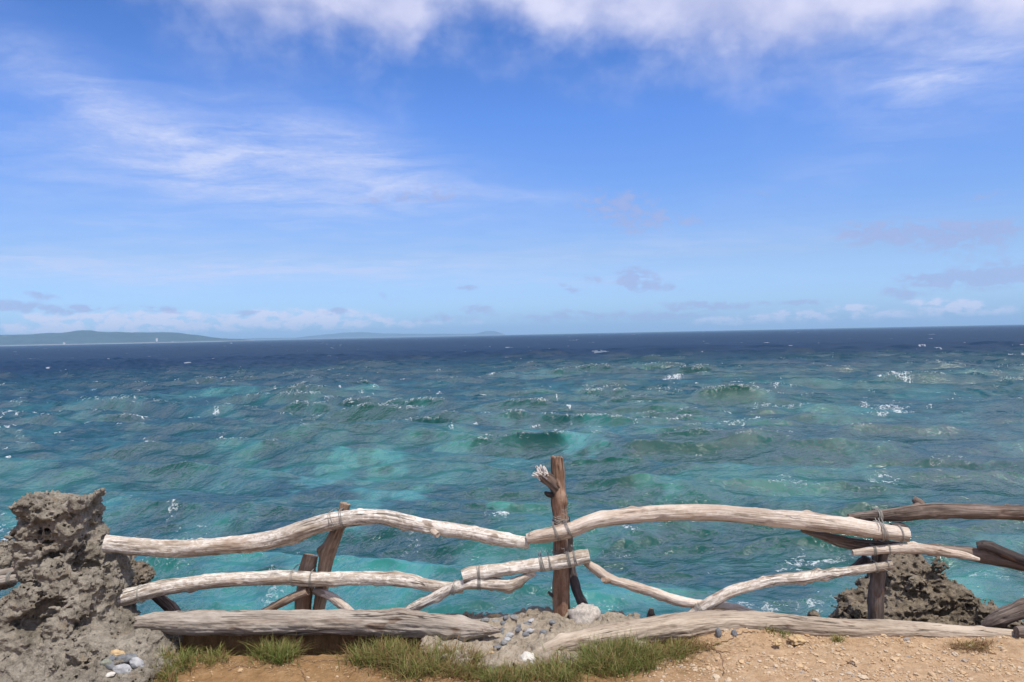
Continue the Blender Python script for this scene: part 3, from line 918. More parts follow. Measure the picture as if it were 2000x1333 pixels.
# stones set in the foot of the left rock
for nm, px, py, wx, hz, d, mt, rot, lab in [
        ('flat_stone', 246, 1288, 25, 9, 4.13, S_SLATE, -.12, 'dark slate flat stone'), ('flat_stone', 218, 1302, 22, 8, 4.10, S_SLATE, .15, None),
        ('flat_stone', 268, 1297, 17, 10, 4.09, S_PALE, .5, None), ('flat_stone', 241, 1311, 19, 13, 4.06, S_PALE, .35, 'pale grey flat stone'),
        ('flat_stone', 207, 1296, 11, 8, 4.10, S_GREEN, 0, None), ('flat_stone', 219, 1289, 7, 7, 4.12, S_SLATE, 0, None),
        ('flat_stone', 213, 1318, 12, 4, 4.05, S_WHITE, -.1, None), ('flat_stone', 232, 1277, 17, 6, 4.16, S_TAN, .25, 'tan flat stone')]:
    hit = _lt.ray_cast(CAM, ray(px, py).normalized())[0]
    dd = (hit.y if hit else d) + .006
    q = smooth_stone(nm, px, py, wx, hz, dd, mt, dep=.024, rot=-rot, seed=px, irr=.16, parent=left_rock)
    if lab: q['label'] = lab


def mound():
    top = [(700, 1250), (770, 1195), (880, 1203), (960, 1202), (1050, 1204), (1140, 1208), (1190, 1222), (1230, 1260), (1150, 1300), (1040, 1308), (940, 1305), (880, 1295), (800, 1280)]

    def base(X, Y, Z):
        c = (0.10, 4.68, -0.10)
        q = np.sqrt(((X - c[0]) / 0.66) ** 4 + ((Y - c[1]) / 0.36) ** 4) - 1
        d1 = q * 0.30
        ztop = 0.035 + 0.035 * sstep(4.45, 4.9, Y) + 0.02 * perlin(X / .3, Y / .3, 0 * X, 77)
        return smax(d1, Z - ztop, 0.07)

    def det(X, Y, Z):
        return 0.022 * fbm(X / .10, Y / .10, Z / .10, 3, seed=81) + 0.016 * fbm(X / .03, Y / .03, Z / .03, 2, seed=83) + .012 * sstep(.4, .1, worley(X / .07, Y / .07, Z / .07, 5))
    o = rock_body('concrete_mound', (-1.05, 4.1, -0.35), (1.2, 5.3, 0.16), 0.0085, base, det, CONC, (0.1, 4.7, 0))
    tag(o, 'rough concrete mound studded with dark pebbles at the foot of the forked post', 'concrete mound')
    return o


CONC = rock_material('pebbly_concrete', (0.36, 0.31, 0.245), (0.245, 0.205, 0.155), (0.11, 0.09, 0.068), 1.2, .8)
mnd = mound()
MOUND_PEBBLES = [(984, 1218, 7, 5, 0), (988, 1208, 6, 5, 0), (969, 1214, 10, 4, 1), (1015, 1224, 7, 4, 0), (1013, 1231, 7, 4, 0), (1030, 1220, 8, 4, 0), (1079, 1216, 7, 4, 0),
                 (1062, 1236, 9, 5, 0), (1026, 1240, 8, 5, 0), (980, 1231, 6, 5, 0), (981, 1238, 5, 5, 0), (984, 1256, 7, 5, 1), (972, 1264, 9, 4, 0), (947, 1212, 9, 5, 1), (995, 1242, 9, 6, 2),
                 (1005, 1207, 11, 5, 1), (970, 1205, 16, 5, 3), (1040, 1213, 9, 4, 2), (990, 1250, 8, 5, 2), (1036, 1232, 10, 4, 2), (930, 1222, 8, 4, 2)]
_mt = BVHTree.FromPolygons([v.co + mnd.location for v in mnd.data.vertices], [tuple(p.vertices) for p in mnd.data.polygons])
for i, (px, py, wx, hz, kk) in enumerate(MOUND_PEBBLES):
    hit = _mt.ray_cast(CAM, ray(px, py).normalized())[0]
    if hit is None: continue
    g = hit + Vector((0, .004, -.006))
    q = smooth_stone('pebble', px, py, wx, hz, g.y, (S_SLATE, S_SLATE2, S_PALE, S_TAN)[kk], dep=.020, rot=-.2 + .1 * (i % 5), seed=i, irr=.12, parent=mnd)
    if kk in (2, 3): q['label'] = 'pale pebble'

b = smooth_stone('boulder', 1143, 1206, 31, 27, 4.90, S_GRAIN, dep=.08, rot=.1, seed=5, irr=.22)
tag(b, 'pale grainy rounded boulder right of the forked post', 'boulder')
b = smooth_stone('boulder', 1046, 1199, 21, 13, 5.02, S_GREEN, dep=.07, rot=0, seed=8, irr=.1)
tag(b, 'smooth green grey rounded stone left of the forked post', 'stone')
b = smooth_stone('white_stone', 1032, 1287, 17, 11, 4.38, S_WHITE, dep=.05, rot=-.35, seed=11, irr=.12)
tag(b, 'flat white stone between the grass and the tip of the beige log', 'stone')
for px, py, wx, hz, lab in [(1403, 1237, 6, 10, 'upright dark pebble under the beige log, left one of two'), (1434, 1239, 6, 9, 'upright dark pebble under the beige log, right one of two')]:
    b = smooth_stone('pebble', px, py, wx, hz, 4.63, S_SLATE, dep=.02, seed=px, irr=.1)
    tag(b, lab, 'pebble', 'dark pebbles propping the beige log')
b = smooth_stone('clod', 1556, 1251, 14, 9, 4.55, S_TAN, dep=.045, seed=31, irr=.45)
tag(b, 'largest orange brown clod in front of the beige log', 'clod')
b = smooth_stone('clod', 1518, 1256, 7, 5, 4.5, S_TAN, dep=.02, seed=33, irr=.4)
tag(b, 'small orange clod just left of the largest one', 'clod')
b = smooth_stone('boulder', 1978, 1255, 19, 12, 4.62, stone_material('dark_boulder', (.09, .085, .08), (.2, .185, .17)), dep=.07, seed=35, irr=.25)
tag(b, 'dark grey boulder at the right tip of the beige log', 'boulder')
# ------------------------------------------------------------------ driftwood
def wood_material(name, pale, mid, dark, flake=0.0, crack=1.0, rust=0.0, flakec=(0.66, 0.61, 0.56)):
    mt, M = material(name)
    g = M.attr('grain', 'Vector')
    def st(a, b): return M.vm('MULTIPLY', g, (a, b, b))
    fib = M.noise(st(2.2, 75), 1, 5, 0.62, 0.25)
    pat = M.noise(st(2.2, 9), 1, 5, 0.6, 0.5)
    spl = M.noise(st(9, 60), 1, 4, 0.6, 0.3)
    t = M.add(M.mul(fib, 0.24), M.add(M.mul(pat, 0.51), M.add(M.mul(spl, 0.20), M.mul(M.noise(st(28, 60), 1, 4, 0.65, 0.5), 0.15))))
    col = M.ramp(t, [(0.41, dark), (0.53, mid), (0.64, pale)])
    wea = M.mul(M.ss(0.47, 0.66, M.noise(st(1.3, 6), 1, 5, 0.62, 0.4)), 0.55)
    col = M.mix(wea, col, M.vm('MULTIPLY', mid, (0.80, 0.80, 0.82)))   # greyer weathered stretches
    if flake:
        fk = M.noise(st(20, 34), 1, 5, 0.62, 1.2)
        fk = M.mul(M.ss(0.47, 0.54, fk), M.ss(0.34, 0.54, pat))
        col = M.mix(M.mul(fk, flake), col, flakec)
    if rust:
        ru = M.mul(M.ss(0.50, 0.68, M.noise(st(3.0, 11), 1, 4, 0.6, 0.6)), rust)
        col = M.mix(ru, col, (0.30, 0.135, 0.055))
    # drying cracks that run with the grain
    cr = M.m('ABSOLUTE', M.sub(M.noise(st(0.9, 34), 1, 3, 0.5, 0.35), 0.5))
    crk = M.mul(M.ss(0.018, 0.004, cr), M.ss(0.46, 0.60, M.noise(st(2.6, 8), 1, 3, 0.5)))
    crk = M.mul(crk, crack)
    col = M.mix(M.mul(crk, 0.7), col, (0.045, 0.034, 0.026))
    knot = M.noise(st(5, 12), 1, 2, 0.5)
    col = M.mix(M.mul(M.ss(0.645, 0.70, knot), 0.65), col, (0.13, 0.075, 0.045))
    hgt = M.add(M.mul(fib, 0.55), M.add(M.mul(spl, 0.4), M.sub(M.mul(pat, 0.5), M.mul(crk, 1.0))))
    M.out(M.principled(col, 0.86, M.bump(hgt, 1.0, 0.012), 0.22))
    return mt


W_BLEACH = wood_material('bleached_driftwood', (0.585, 0.535, 0.47), (0.405, 0.345, 0.28), (0.19, 0.145, 0.10), flake=0.75, rust=.22, flakec=(.70, .655, .595))
W_SMOOTH = wood_material('smooth_driftwood', (0.62, 0.54, 0.455), (0.46, 0.38, 0.305), (0.24, 0.17, 0.125), flake=0.35, crack=.6, rust=.18)
W_BEIGE = wood_material('beige_log_wood', (0.47, 0.395, 0.31), (0.345, 0.28, 0.215), (0.19, 0.145, 0.105), crack=1.0, rust=.05)
W_GREY = wood_material('grey_log_wood', (0.39, 0.345, 0.295), (0.28, 0.24, 0.198), (0.125, 0.10, 0.078), crack=1.2, rust=.15)
W_POST = wood_material('red_brown_post_wood', (0.33, 0.215, 0.145), (0.195, 0.105, 0.064), (0.060, 0.036, 0.026), flake=.18, rust=.75, flakec=(.45, .37, .31))
W_TAN = wood_material('tan_post_wood', (0.42, 0.33, 0.25), (0.255, 0.18, 0.125), (0.10, 0.068, 0.048), crack=1.0, rust=.3)
W_DARK = wood_material('dark_weathered_wood', (0.24, 0.195, 0.165), (0.125, 0.094, 0.077), (0.048, 0.036, 0.030), crack=.8, rust=.15)
W_BLACK = wood_material('blackened_wood', (0.12, 0.10, 0.095), (0.065, 0.053, 0.050), (0.028, 0.024, 0.022), crack=.5)
W_SPLINT = wood_material('splintered_white_wood', (0.80, 0.77, 0.73), (0.62, 0.58, 0.54), (0.30, 0.26, 0.23), crack=.3)


def catmull(pts, step):
    """resample rows (x,y,z,r) along a Catmull-Rom curve, evenly by length"""
    p = np.asarray(pts, float)
    p = np.vstack([2 * p[0] - p[1], p, 2 * p[-1] - p[-2]])
    p[0, 3], p[-1, 3] = p[1, 3], p[-2, 3]
    out = []
    for i in range(1, len(p) - 2):
        t = np.linspace(0, 1, 40, endpoint=False)[:, None]
        a, b, c, d = p[i - 1], p[i], p[i + 1], p[i + 2]
        out.append(0.5 * (2 * b + (c - a) * t + (2 * a - 5 * b + 4 * c - d) * t * t + (3 * b - a - 3 * c + d) * t ** 3))
    out.append(p[-2][None])
    q = np.vstack(out)
    s = np.concatenate([[0], np.cumsum(np.linalg.norm(np.diff(q[:, :3], axis=0), axis=1))])
    n = max(4, int(s[-1] / step))
    u = np.linspace(0, s[-1], n)
    return np.stack([np.interp(u, s, q[:, k]) for k in range(4)], 1), u


_seed = [100]


def limb(name, pts, mat, parent=None, origin=None, na=44, step=0.008, lump=0.10, knots=(), ends=('cut', 'cut'), flat=1.0, groove=0.5, taper=(0, 0), jag=0.0):
    """one piece of driftwood: pts = (px, py, depth, radius in px). knots = (t, angle, size m, length m)"""
    _seed[0] += 7; sd = _seed[0]
    rows = []
    for px, py, d, r in pts:
        w_ = P(px, py, d); rows.append((w_.x, w_.y, w_.z, r * d / FPX))
    q, u = catmull(rows, step)
    C, Rr = q[:, :3], q[:, 3]
    T = np.gradient(C, axis=0); T /= np.linalg.norm(T, axis=1)[:, None]
    up = np.array([0, 0, 1.0]) if abs(T[len(T) // 2, 2]) < 0.8 else np.array([0, -1.0, 0])
    A = np.cross(T, up); A /= np.linalg.norm(A, axis=1)[:, None]
    B = np.cross(A, T)
    n = len(u)
    ph = np.linspace(0, 2 * math.pi, na, endpoint=False)
    PH, U = np.meshgrid(ph, u); RR = Rr[:, None] + 0 * PH
    cx, cy = np.cos(PH) * RR, np.sin(PH) * RR
    off = sd * 1.37
    f = .84 + lump * fbm(U / (3.2 * RR.mean()) + off, cx / (1.1 * RR.mean()), cy / (1.1 * RR.mean()), 3, seed=sd)
    f += groove * 0.042 * fbm(U / 0.30 + off, np.cos(PH) * 3.2, np.sin(PH) * 3.2, 4, gain=.6, seed=sd + 1, ridged=True)
    f += groove * 0.022 * fbm(U / 0.06 + off, np.cos(PH) * 7, np.sin(PH) * 7, 3, gain=.6, seed=sd + 2)
    rk = random.Random(sd)
    extra = [(rk.uniform(.05, .95), rk.uniform(0, 6.28), rk.uniform(.10, .24) * Rr.mean() * rk.choice([1, 1, -.7]), rk.uniform(.25, .6) * Rr.mean()) for _ in range(int(4 + 5 * u[-1]))]
    for (t, an, size, ln) in list(knots) + extra:
        da = (PH - an + math.pi) % (2 * math.pi) - math.pi
        f += size / RR * np.exp(-((U - t * u[-1]) / ln) ** 2 - (da * RR / (ln * 0.9)) ** 2)
    s_end = np.ones(n)
    for e, tp in ((0, taper[0]), (1, taper[1])):
        if tp:
            dd = u if e == 0 else u[-1] - u
            s_end *= np.sqrt(np.clip(1 - (1 - np.clip(dd / tp, 0, 1)) ** 2, 0.02, 1))
    f = f * s_end[:, None]
    shift = np.zeros_like(PH)
    if jag:
        e1 = sstep(0.10, 0.0, u[-1] - u)[:, None]; e0 = sstep(0.10, 0.0, u)[:, None]
        jn = perlin(np.cos(PH) * 3 + off, np.sin(PH) * 3, 0 * PH, sd + 5)
        shift = jag * jn * (e1 - e0)
    V = C[:, None, :] + A[:, None, :] * (cx * f)[..., None] + B[:, None, :] * (cy * f * flat)[..., None] + T[:, None, :] * shift[..., None]
    gr = np.stack([U + off * 0.61, cx + off, cy], -1)
    V = V.reshape(-1, 3); gr = gr.reshape(-1, 3)
    F = [grid_faces(n, na, True)]
    extraV, extraG, tris = [], [], []
    base = len(V)
    for e in (0, 1):
        ring = np.arange(na) + (0 if e == 0 else (n - 1) * na)
        rv = V[ring]; c = rv.mean(0) - (1 if e else -1) * T[-1 if e else 0] * 0.004
        nm = 0.93
        inner = c + (rv - c) * nm
        i0 = base + sum(len(x) for x in extraV)
        gv = gr[ring] * np.array([1, 1, 1]); gi = gv + np.array([0.02, 0, 0])
        extraV += [rv.copy(), inner, c[None]]; extraG += [gv, gi, np.array([[gr[ring][0, 0] + .05, off, 0]])]
        a0 = i0 + np.arange(na); b0 = a0 + na; cc = i0 + 2 * na
        nx = np.roll(np.arange(na), -1)
        quad = np.stack([a0, a0[nx], b0[nx], b0], 1); tri = np.stack([b0, b0[nx], np.full(na, cc)], 1)
        if e == 0: quad, tri = quad[:, ::-1], tri[:, ::-1]
        F.append(quad.copy()); tris.append(tri.copy())
    F.append(np.concatenate(tris))
    V = np.vstack([V] + extraV); gr = np.vstack([gr] + extraG)
    if origin is not None:
        V = V - np.asarray(origin)
    return mesh_np(name, V, F, mat, parent=parent, attrs=dict(grain=gr), closed=True)


def tube(name, paths, rad, mat, parent=None, origin=None, na=6):
    Vs, Fs, n0 = [], [], 0
    if name == 'lashing': rad *= .68
    for pts in paths:
        C = np.asarray(pts, float)
        T = np.gradient(C, axis=0); T /= np.linalg.norm(T, axis=1)[:, None] + 1e-9
        ref = np.array([0.31, 0.77, 0.55])
        A = np.cross(T, ref); A /= np.linalg.norm(A, axis=1)[:, None] + 1e-9
        B = np.cross(T, A)
        ph = np.linspace(0, 2 * math.pi, na, endpoint=False)
        V = C[:, None] + rad * (A[:, None] * np.cos(ph)[None, :, None] + B[:, None] * np.sin(ph)[None, :, None])
        Vs.append(V.reshape(-1, 3)); Fs.append(grid_faces(len(C), na, True) + n0); n0 += len(C) * na
    V = np.vstack(Vs)
    if origin is not None: V = V - np.asarray(origin)
    return mesh_np(name, V, np.vstack(Fs), mat, parent=parent, closed=True)


def cord_material(name, col):
    mt, M = material(name)
    pos = M.n('ShaderNodeTexCoord').outputs['Object']
    c = M.mix(M.noise(pos, 90, 3, 0.6), tuple(x * .7 for x in col), col)
    M.out(M.principled(c, 0.6, None, 0.4))
    return mt


CORD = cord_material('grey_cord', (0.25, 0.24, 0.215))
CORD_PALE = cord_material('pale_cord', (0.36, 0.34, 0.30))


def loop(px, py, d, r, ang, turns=3, pitch=0.006, back=0.0, wob=0.12, seed=0):
    """turns of cord hugging a rail of radius r px (its axis at angle ang), taken round a post 'back' metres behind"""
    rg = random.Random(seed)
    c = P(px, py, d); rho = .90 * r * d / FPX + 0.004
    ca, sa = math.cos(ang), math.sin(ang)
    out = []
    for t in range(turns):
        o_ = (t - (turns - 1) / 2) * pitch + rg.uniform(-.3, .3) * pitch
        tilt = rg.uniform(-wob, wob)
        pts = []
        for a in np.linspace(0, 2 * math.pi, 40):
            h = math.sin(a) * rho; y = -math.cos(a) * rho
            if y > 0: y = y + back * min(1.0, y / rho * 1.6)
            l = o_ + tilt * (h + 0.3 * y)
            pts.append((c.x + l * ca - h * sa, c.y + y, c.z + l * sa + h * ca))
        out.append(pts)
    return out
# ------------------------------------------------------------------ the driftwood fence
FO = P(1094, 1207, 5.0)
fence = empty('driftwood_fence', FO)
tag(fence, 'lashed fence of crooked driftwood rails and posts between the coral rock and the right edge', 'fence')


def part(name, pts, mat, label=None, **kw):
    o = limb(name, pts, mat, parent=fence, origin=FO, **kw)
    if label: o['label'] = label
    return o


def lash(parent, groups, rad=0.0028, mat=None):
    """one lashing per group of turns"""
    for paths in groups:
        tube('lashing', paths, rad, mat or CORD, parent=parent, origin=FO)


R = 4.90   # rails stand in front of the posts, on the viewer's side
# posts
post = part('post', [(1087, 893, 5.02, 14), (1090, 930, 5.01, 15), (1090, 975, 5.0, 15), (1095, 1020, 5.0, 15.5), (1095, 1080, 5.0, 17), (1096, 1150, 5.0, 18.5), (1096, 1206, 5.0, 19.5), (1096, 1300, 5.0, 20)],
            W_POST, 'tall forked red brown post', knots=[(.20, 2.4, .016, .05), (.34, 0.6, .010, .04)], lump=.10, groove=.9, jag=.02)
# broken fork on its left, a snag below it
fork = limb('broken_branch', [(1090, 958, 4.99, 11), (1077, 942, 4.975, 14), (1064, 931, 4.96, 14), (1057, 925, 4.955, 12)], W_DARK, parent=post, origin=FO, lump=.16, jag=.02)
sp = []
rg = random.Random(3)
for i in range(80):
    a0 = rg.uniform(0, 6.28); rr = math.sqrt(rg.uniform(0, 1)) * 12
    bx, by = 1060 + rr * math.cos(a0), 929 + rr * math.sin(a0)
    ln = rg.uniform(4, 12)
    d0 = 4.945 - .025 * math.cos(a0 * 2) + rg.uniform(-.035, .02)
    an = rg.gauss(2.2, .30)
    tx, ty = bx + ln * math.cos(an), by - ln * math.sin(an)
    sp.append([tuple(P(bx, by, d0)), tuple(P((bx + tx) / 2 + rg.uniform(-1, 1), (by + ty) / 2, d0)), tuple(P(tx, ty, d0 + rg.uniform(-.01, .01)))])
q = tube('splinters', sp, 0.0060, W_SPLINT, parent=post, origin=FO, na=4); q['label'] = 'white splintered end'
limb('snag', [(1084, 968, 4.99, 6), (1072, 966, 4.98, 6), (1063, 961, 4.97, 4)], W_BLACK, parent=post, origin=FO, lump=.25, taper=(0, .02))
limb('snag', [(1082, 1166, 4.99, 4), (1074, 1160, 4.98, 3.5), (1070, 1155, 4.97, 2)], W_BLACK, parent=post, origin=FO, taper=(0, .01))
part('brace', [(1104, 1010, 5.13, 10), (1110, 1050, 5.13, 10), (1113, 1090, 5.12, 9), (1118, 1120, 5.11, 10), (1127, 1155, 5.08, 11), (1141, 1186, 5.05, 11), (1152, 1206, 5.03, 10)], W_BLACK, 'dark bent pole behind the forked post', lump=.15)
part('post', [(675, 984, 5.0, 11.5), (668, 1010, 5.0, 13), (655, 1045, 5.0, 15), (640, 1085, 5.0, 16.5), (632, 1125, 5.0, 15), (627, 1165, 5.0, 13.5), (621, 1200, 5.0, 13), (619, 1230, 5.0, 13)], W_TAN, 'leaning grey brown post',
     knots=[(.40, 0.0, .03, .03)], lump=.08, groove=.8)
part('post', [(607, 1085, 5.03, 16), (601, 1110, 5.02, 17.5), (597, 1145, 5.01, 18.5), (592, 1180, 5.0, 18.5), (590, 1230, 5.0, 18)], W_TAN, 'short stout post', lump=.08, groove=.9)
part('post', [(1722, 1030, 5.02, 16), (1719, 1080, 5.01, 16), (1715, 1130, 5.0, 16.5), (1711, 1180, 5.0, 17), (1710, 1330, 5.0, 17)], W_DARK, 'grey brown right-hand post', lump=.06, groove=.8)

part('post', [(2420, 985, 4.88, 17), (2415, 1100, 4.87, 18), (2410, 1330, 4.86, 19)], W_DARK, 'grey brown post beyond the right edge', lump=.06, groove=.8)

# top rails
rl = part('rail', [(205, 1062, 4.86, 19), (245, 1065, 4.88, 18.5), (330, 1072, 4.9, 18.5), (420, 1068, 4.9, 18.5), (500, 1060, 4.9, 19.5), (560, 1047, 4.9, 20), (620, 1026, 4.9, 19.5), (680, 1013, 4.9, 18), (740, 1010, 4.9, 16.5),
                   (800, 1021, 4.9, 16), (860, 1033, 4.9, 15.5), (920, 1041, 4.9, 15.5), (980, 1054, 4.9, 15.5), (1033, 1061, 4.92, 12.5)], W_BLEACH, 'wavy bleached top rail',
          knots=[(.44, 4.4, .010, .04), (.60, 1.6, .006, .02)], lump=.09, groove=.9)
q = limb('branch_stub', [(846, 1036, 4.87, 9), (852, 1043, 4.845, 8.5), (856, 1045, 4.835, 8)], W_SMOOTH, parent=rl, origin=FO, na=24, lump=.1, flat=.7)
lash(rl, [loop(650, 1018, 4.9, 19, .33, 2, .012, .14, .1, 1), loop(669, 1014, 4.9, 18.5, .26, 3, .006, .14, .08, 2)], .0026)
rr = part('rail', [(1029, 1053, 4.89, 11), (1048, 1049, 4.89, 15), (1085, 1042, 4.89, 17), (1120, 1033, 4.89, 17.5), (1160, 1018, 4.89, 17.5), (1220, 1009, 4.9, 17.5), (1290, 1003, 4.9, 18), (1360, 1001, 4.9, 18.5), (1430, 1004, 4.9, 18.5),
                   (1500, 1011, 4.9, 19), (1570, 1018, 4.9, 20), (1640, 1026, 4.9, 19.5), (1710, 1037, 4.9, 18), (1772, 1045, 4.9, 16)], W_SMOOTH, 'long arched pale top rail',
          knots=[(.20, 1.5, .008, .04), (.345, 0.9, .007, .014), (.33, 5.2, .007, .014), (.365, 5.1, .006, .013), (.60, 1.3, .006, .02)], lump=.06, groove=.6)
lash(rr, [loop(1087, 1041, 4.89, 17, .33, 3, .005, .16, .1, 3), loop(1111, 1035, 4.89, 17.5, .36, 3, .005, .16, .15, 4)], .0028)
# loose cord ends
rg = random.Random(8)
ends = []
for px, py in [(1090, 1012), (1105, 1008), (1098, 1016), (1036, 1044), (1110, 1080)]:
    pp = [P(px, py, 4.88)]
    for k in range(7):
        pp.append(pp[-1] + Vector((rg.uniform(-.018, .018), rg.uniform(-.01, .004), rg.uniform(-.004, .016))))
    ends.append([tuple(v) for v in pp])
lash(rr, [[e] for e in ends], .002, CORD_PALE)
lash(post, [loop(1095, 1016, 5.0, 16, 1.5, 5, .008, 0, .35, 5)], .0025, CORD_PALE)
# second row, left
ml = part('rail', [(225, 1172, 4.84, 17), (262, 1163, 4.86, 17.5), (310, 1150, 4.88, 17), (370, 1141, 4.9, 16), (430, 1134, 4.9, 15.5), (500, 1130, 4.9, 15), (560, 1129, 4.9, 15.5), (610, 1132, 4.9, 16), (660, 1131, 4.9, 15.5),
                   (720, 1130, 4.9, 15), (790, 1134, 4.9, 15), (830, 1142, 4.9, 12.5), (870, 1147, 4.9, 11.5), (905, 1150, 4.9, 11)], W_BLEACH, 'grey second rail from the coral rock',
          knots=[(.21, 5.0, .010, .03), (.62, 5.2, .008, .03), (.80, 1.3, .012, .04), (.25, 1.4, .006, .02)], lump=.08, groove=1.0)
lash(ml, [loop(276, 1160, 4.865, 17.5, .2, 3, .005, 0, .06, 6)], .0022, CORD_PALE)
lash(ml, [loop(572, 1130, 4.9, 15.5, .03, 2, .007, .17, .06, 7), loop(609, 1132, 4.9, 16, 0, 3, .005, .17, .08, 8)], .0024)
lash(ml, [loop(600, 1118, 5.02, 17, 1.45, 3, .006, 0, .1, 31)], .0024)
# braces under it
part('brace', [(498, 1206, 4.96, 8), (530, 1188, 4.94, 9), (565, 1170, 4.91, 9.5), (601, 1155, 4.89, 9)], W_TAN, 'short slanting brace left of the stout post', lump=.08, groove=.7)
part('brace', [(612, 1155, 4.93, 7), (640, 1162, 4.92, 9.5), (664, 1178, 4.91, 10.5), (688, 1200, 4.90, 10)], W_SMOOTH, 'pale curved brace right of the stout post', lump=.08)
# short thick rail lashed to the forked post
ms = part('rail', [(903, 1127, 4.85, 15), (925, 1121, 4.86, 15.5), (980, 1114, 4.88, 14.5), (1040, 1105, 4.89, 14.5), (1090, 1098, 4.89, 15), (1130, 1090, 4.89, 15), (1151, 1086, 4.89, 14)], W_BLEACH, 'short thick bleached rail across the forked post', lump=.07, groove=1.3)
lash(ms, [loop(1058, 1103, 4.89, 14.8, .14, 4, .006, .15, .12, 9), loop(1074, 1101, 4.89, 15, .14, 2, .006, .15, .12, 10), loop(1111, 1094, 4.89, 15.2, .17, 3, .006, .15, .12, 11), loop(1123, 1091, 4.89, 15.2, .17, 3, .005, .15, .1, 12), loop(936, 1120, 4.862, 15.2, .1, 3, .005, .02, .1, 32)], .0030)
lash(ms, [loop(1095, 1079, 5.0, 17.3, 1.5, 3, .007, 0, .12, 33)], .002, CORD_PALE)
# crooked branch
cb = part('branch', [(785, 1196, 4.92, 7), (815, 1183, 4.90, 10), (850, 1166, 4.88, 11), (885, 1149, 4.86, 11.5), (925, 1139, 4.85, 13), (960, 1141, 4.86, 12.5), (995, 1142, 4.87, 12), (1020, 1131, 4.88, 9), (1045, 1118, 4.90, 7)], W_BLEACH,
          'crooked bleached branch below the short rail', knots=[(.28, 5.0, .010, .025), (.80, 4.9, .022, .03), (.87, 4.7, .016, .025)], lump=.12, groove=1.0)
lash(cb, [loop(886, 1149, 4.86, 13, -.4, 5, .006, .04, .12, 13), loop(936, 1139, 4.852, 13.5, .0, 4, .005, .02, .1, 14)], .0026)
# falling and rising rails in the middle
dn = part('rail', [(1143, 1098, 4.93, 8), (1165, 1113, 4.92, 10.5), (1190, 1130, 4.91, 10.5), (1230, 1143, 4.9, 10), (1275, 1157, 4.9, 11), (1320, 1173, 4.9, 11), (1360, 1180, 4.91, 10), (1400, 1183, 4.93, 10), (1440, 1190, 4.96, 10), (1470, 1200, 4.98, 9)], W_SMOOTH,
          'thin falling rail', lump=.09, groove=.9, knots=[(.30, 4.4, .008, .03), (.45, 5, .007, .02)])
limb('branch_stub', [(1190, 1134, 4.9, 7), (1182, 1134, 4.875, 7), (1178, 1132, 4.86, 6)], W_TAN, parent=dn, origin=FO, na=20, lump=.1)
up = part('rail', [(1340, 1206, 4.90, 9), (1368, 1190, 4.88, 12), (1390, 1176, 4.87, 13), (1430, 1156, 4.87, 12), (1480, 1141, 4.88, 11.5), (1520, 1133, 4.89, 12), (1570, 1128, 4.89, 13), (1620, 1121, 4.9, 11), (1680, 1113, 4.9, 10), (1741, 1103, 4.9, 10)], W_BLEACH,
          'rising rail with knobs', lump=.10, groove=.9, knots=[(.40, 1.5, .008, .02), (.58, 5.0, .009, .02), (.655, 1.4, .020, .022), (.69, 4.8, .014, .025), (.73, 1.2, .010, .02)])
lash(up, [loop(1366, 1190, 4.88, 12.5, -.5 + 1.0, 4, .006, .03, .2, 15)], .0026)
lash(up, [loop(1711, 1108, 4.9, 10.5, .15, 2, .006, .15, .12, 16), loop(1733, 1104, 4.9, 10.3, .15, 2, .004, 0, .05, 17), [[tuple(P(1716 + 30 * t, 1106 + 14 * t + 4 * t * t, 4.86 - .03 * t)) for t in np.linspace(0, 1, 10)]]], .0024, CORD_PALE)
limb('snag', [(1640, 1121, 4.97, 6), (1668, 1110, 4.99, 9), (1688, 1096, 5.0, 11), (1692, 1088, 5.0, 9)], W_BLACK, parent=up, origin=FO, lump=.15)
# right-hand section
rd = part('rail', [(1657, 1011, 5.02, 8), (1690, 1009, 5.01, 11), (1725, 1007, 5.0, 13), (1765, 1004, 4.98, 16), (1800, 1000, 4.96, 17), (1850, 998, 4.93, 16), (1920, 1000, 4.9, 16), (2000, 1002, 4.86, 16.5), (2080, 1006, 4.82, 17), (2250, 1010, 4.78, 17), (2480, 1004, 4.72, 15)], W_DARK,
          'dark thick top rail at the right', lump=.09, groove=.9, knots=[(.18, 1.7, .014, .02), (.24, 4.6, .008, .02)])
limb('branch_stub', [(1800, 990, 4.97, 10), (1795, 984, 4.99, 11), (1788, 978, 5.02, 9)], W_DARK, parent=rd, origin=FO, na=24, lump=.2, jag=.015)
lash(rd, [loop(1716, 1008, 5.0, 13, .05, 4, .006, .03, .2, 18)], .003, CORD_PALE)
lash(rr, [loop(1722, 1039, 4.9, 18, .18, 5, .007, .16, .14, 19), loop(1758, 1043, 4.9, 16.8, .15, 2, .004, 0, .05, 20), [[tuple(P(1712 + 9 * t + 3 * s_ , 1012 + 20 * t, 4.925 - .08 * t)) for t in np.linspace(0, 1, 8)] for s_ in (-1, 1, 3)]], .003, CORD_PALE)
limb('branch_stub', [(1740, 1029, 4.96, 7), (1758, 1031, 4.965, 12), (1771, 1036, 4.97, 10)], W_BLACK, parent=rr, origin=FO, na=24, lump=.15)
fk = part('rail', [(1565, 1036, 4.97, 4), (1600, 1046, 4.97, 8), (1640, 1057, 4.97, 12), (1690, 1066, 4.97, 13), (1760, 1070, 4.97, 12), (1840, 1075, 4.96, 12), (1900, 1083, 4.94, 15), (1960, 1093, 4.9, 17), (2010, 1104, 4.87, 17), (2080, 1120, 4.83, 18), (2250, 1135, 4.79, 17), (2470, 1130, 4.74, 15)], W_DARK,
          'dark second rail at the right', lump=.10, groove=.7)
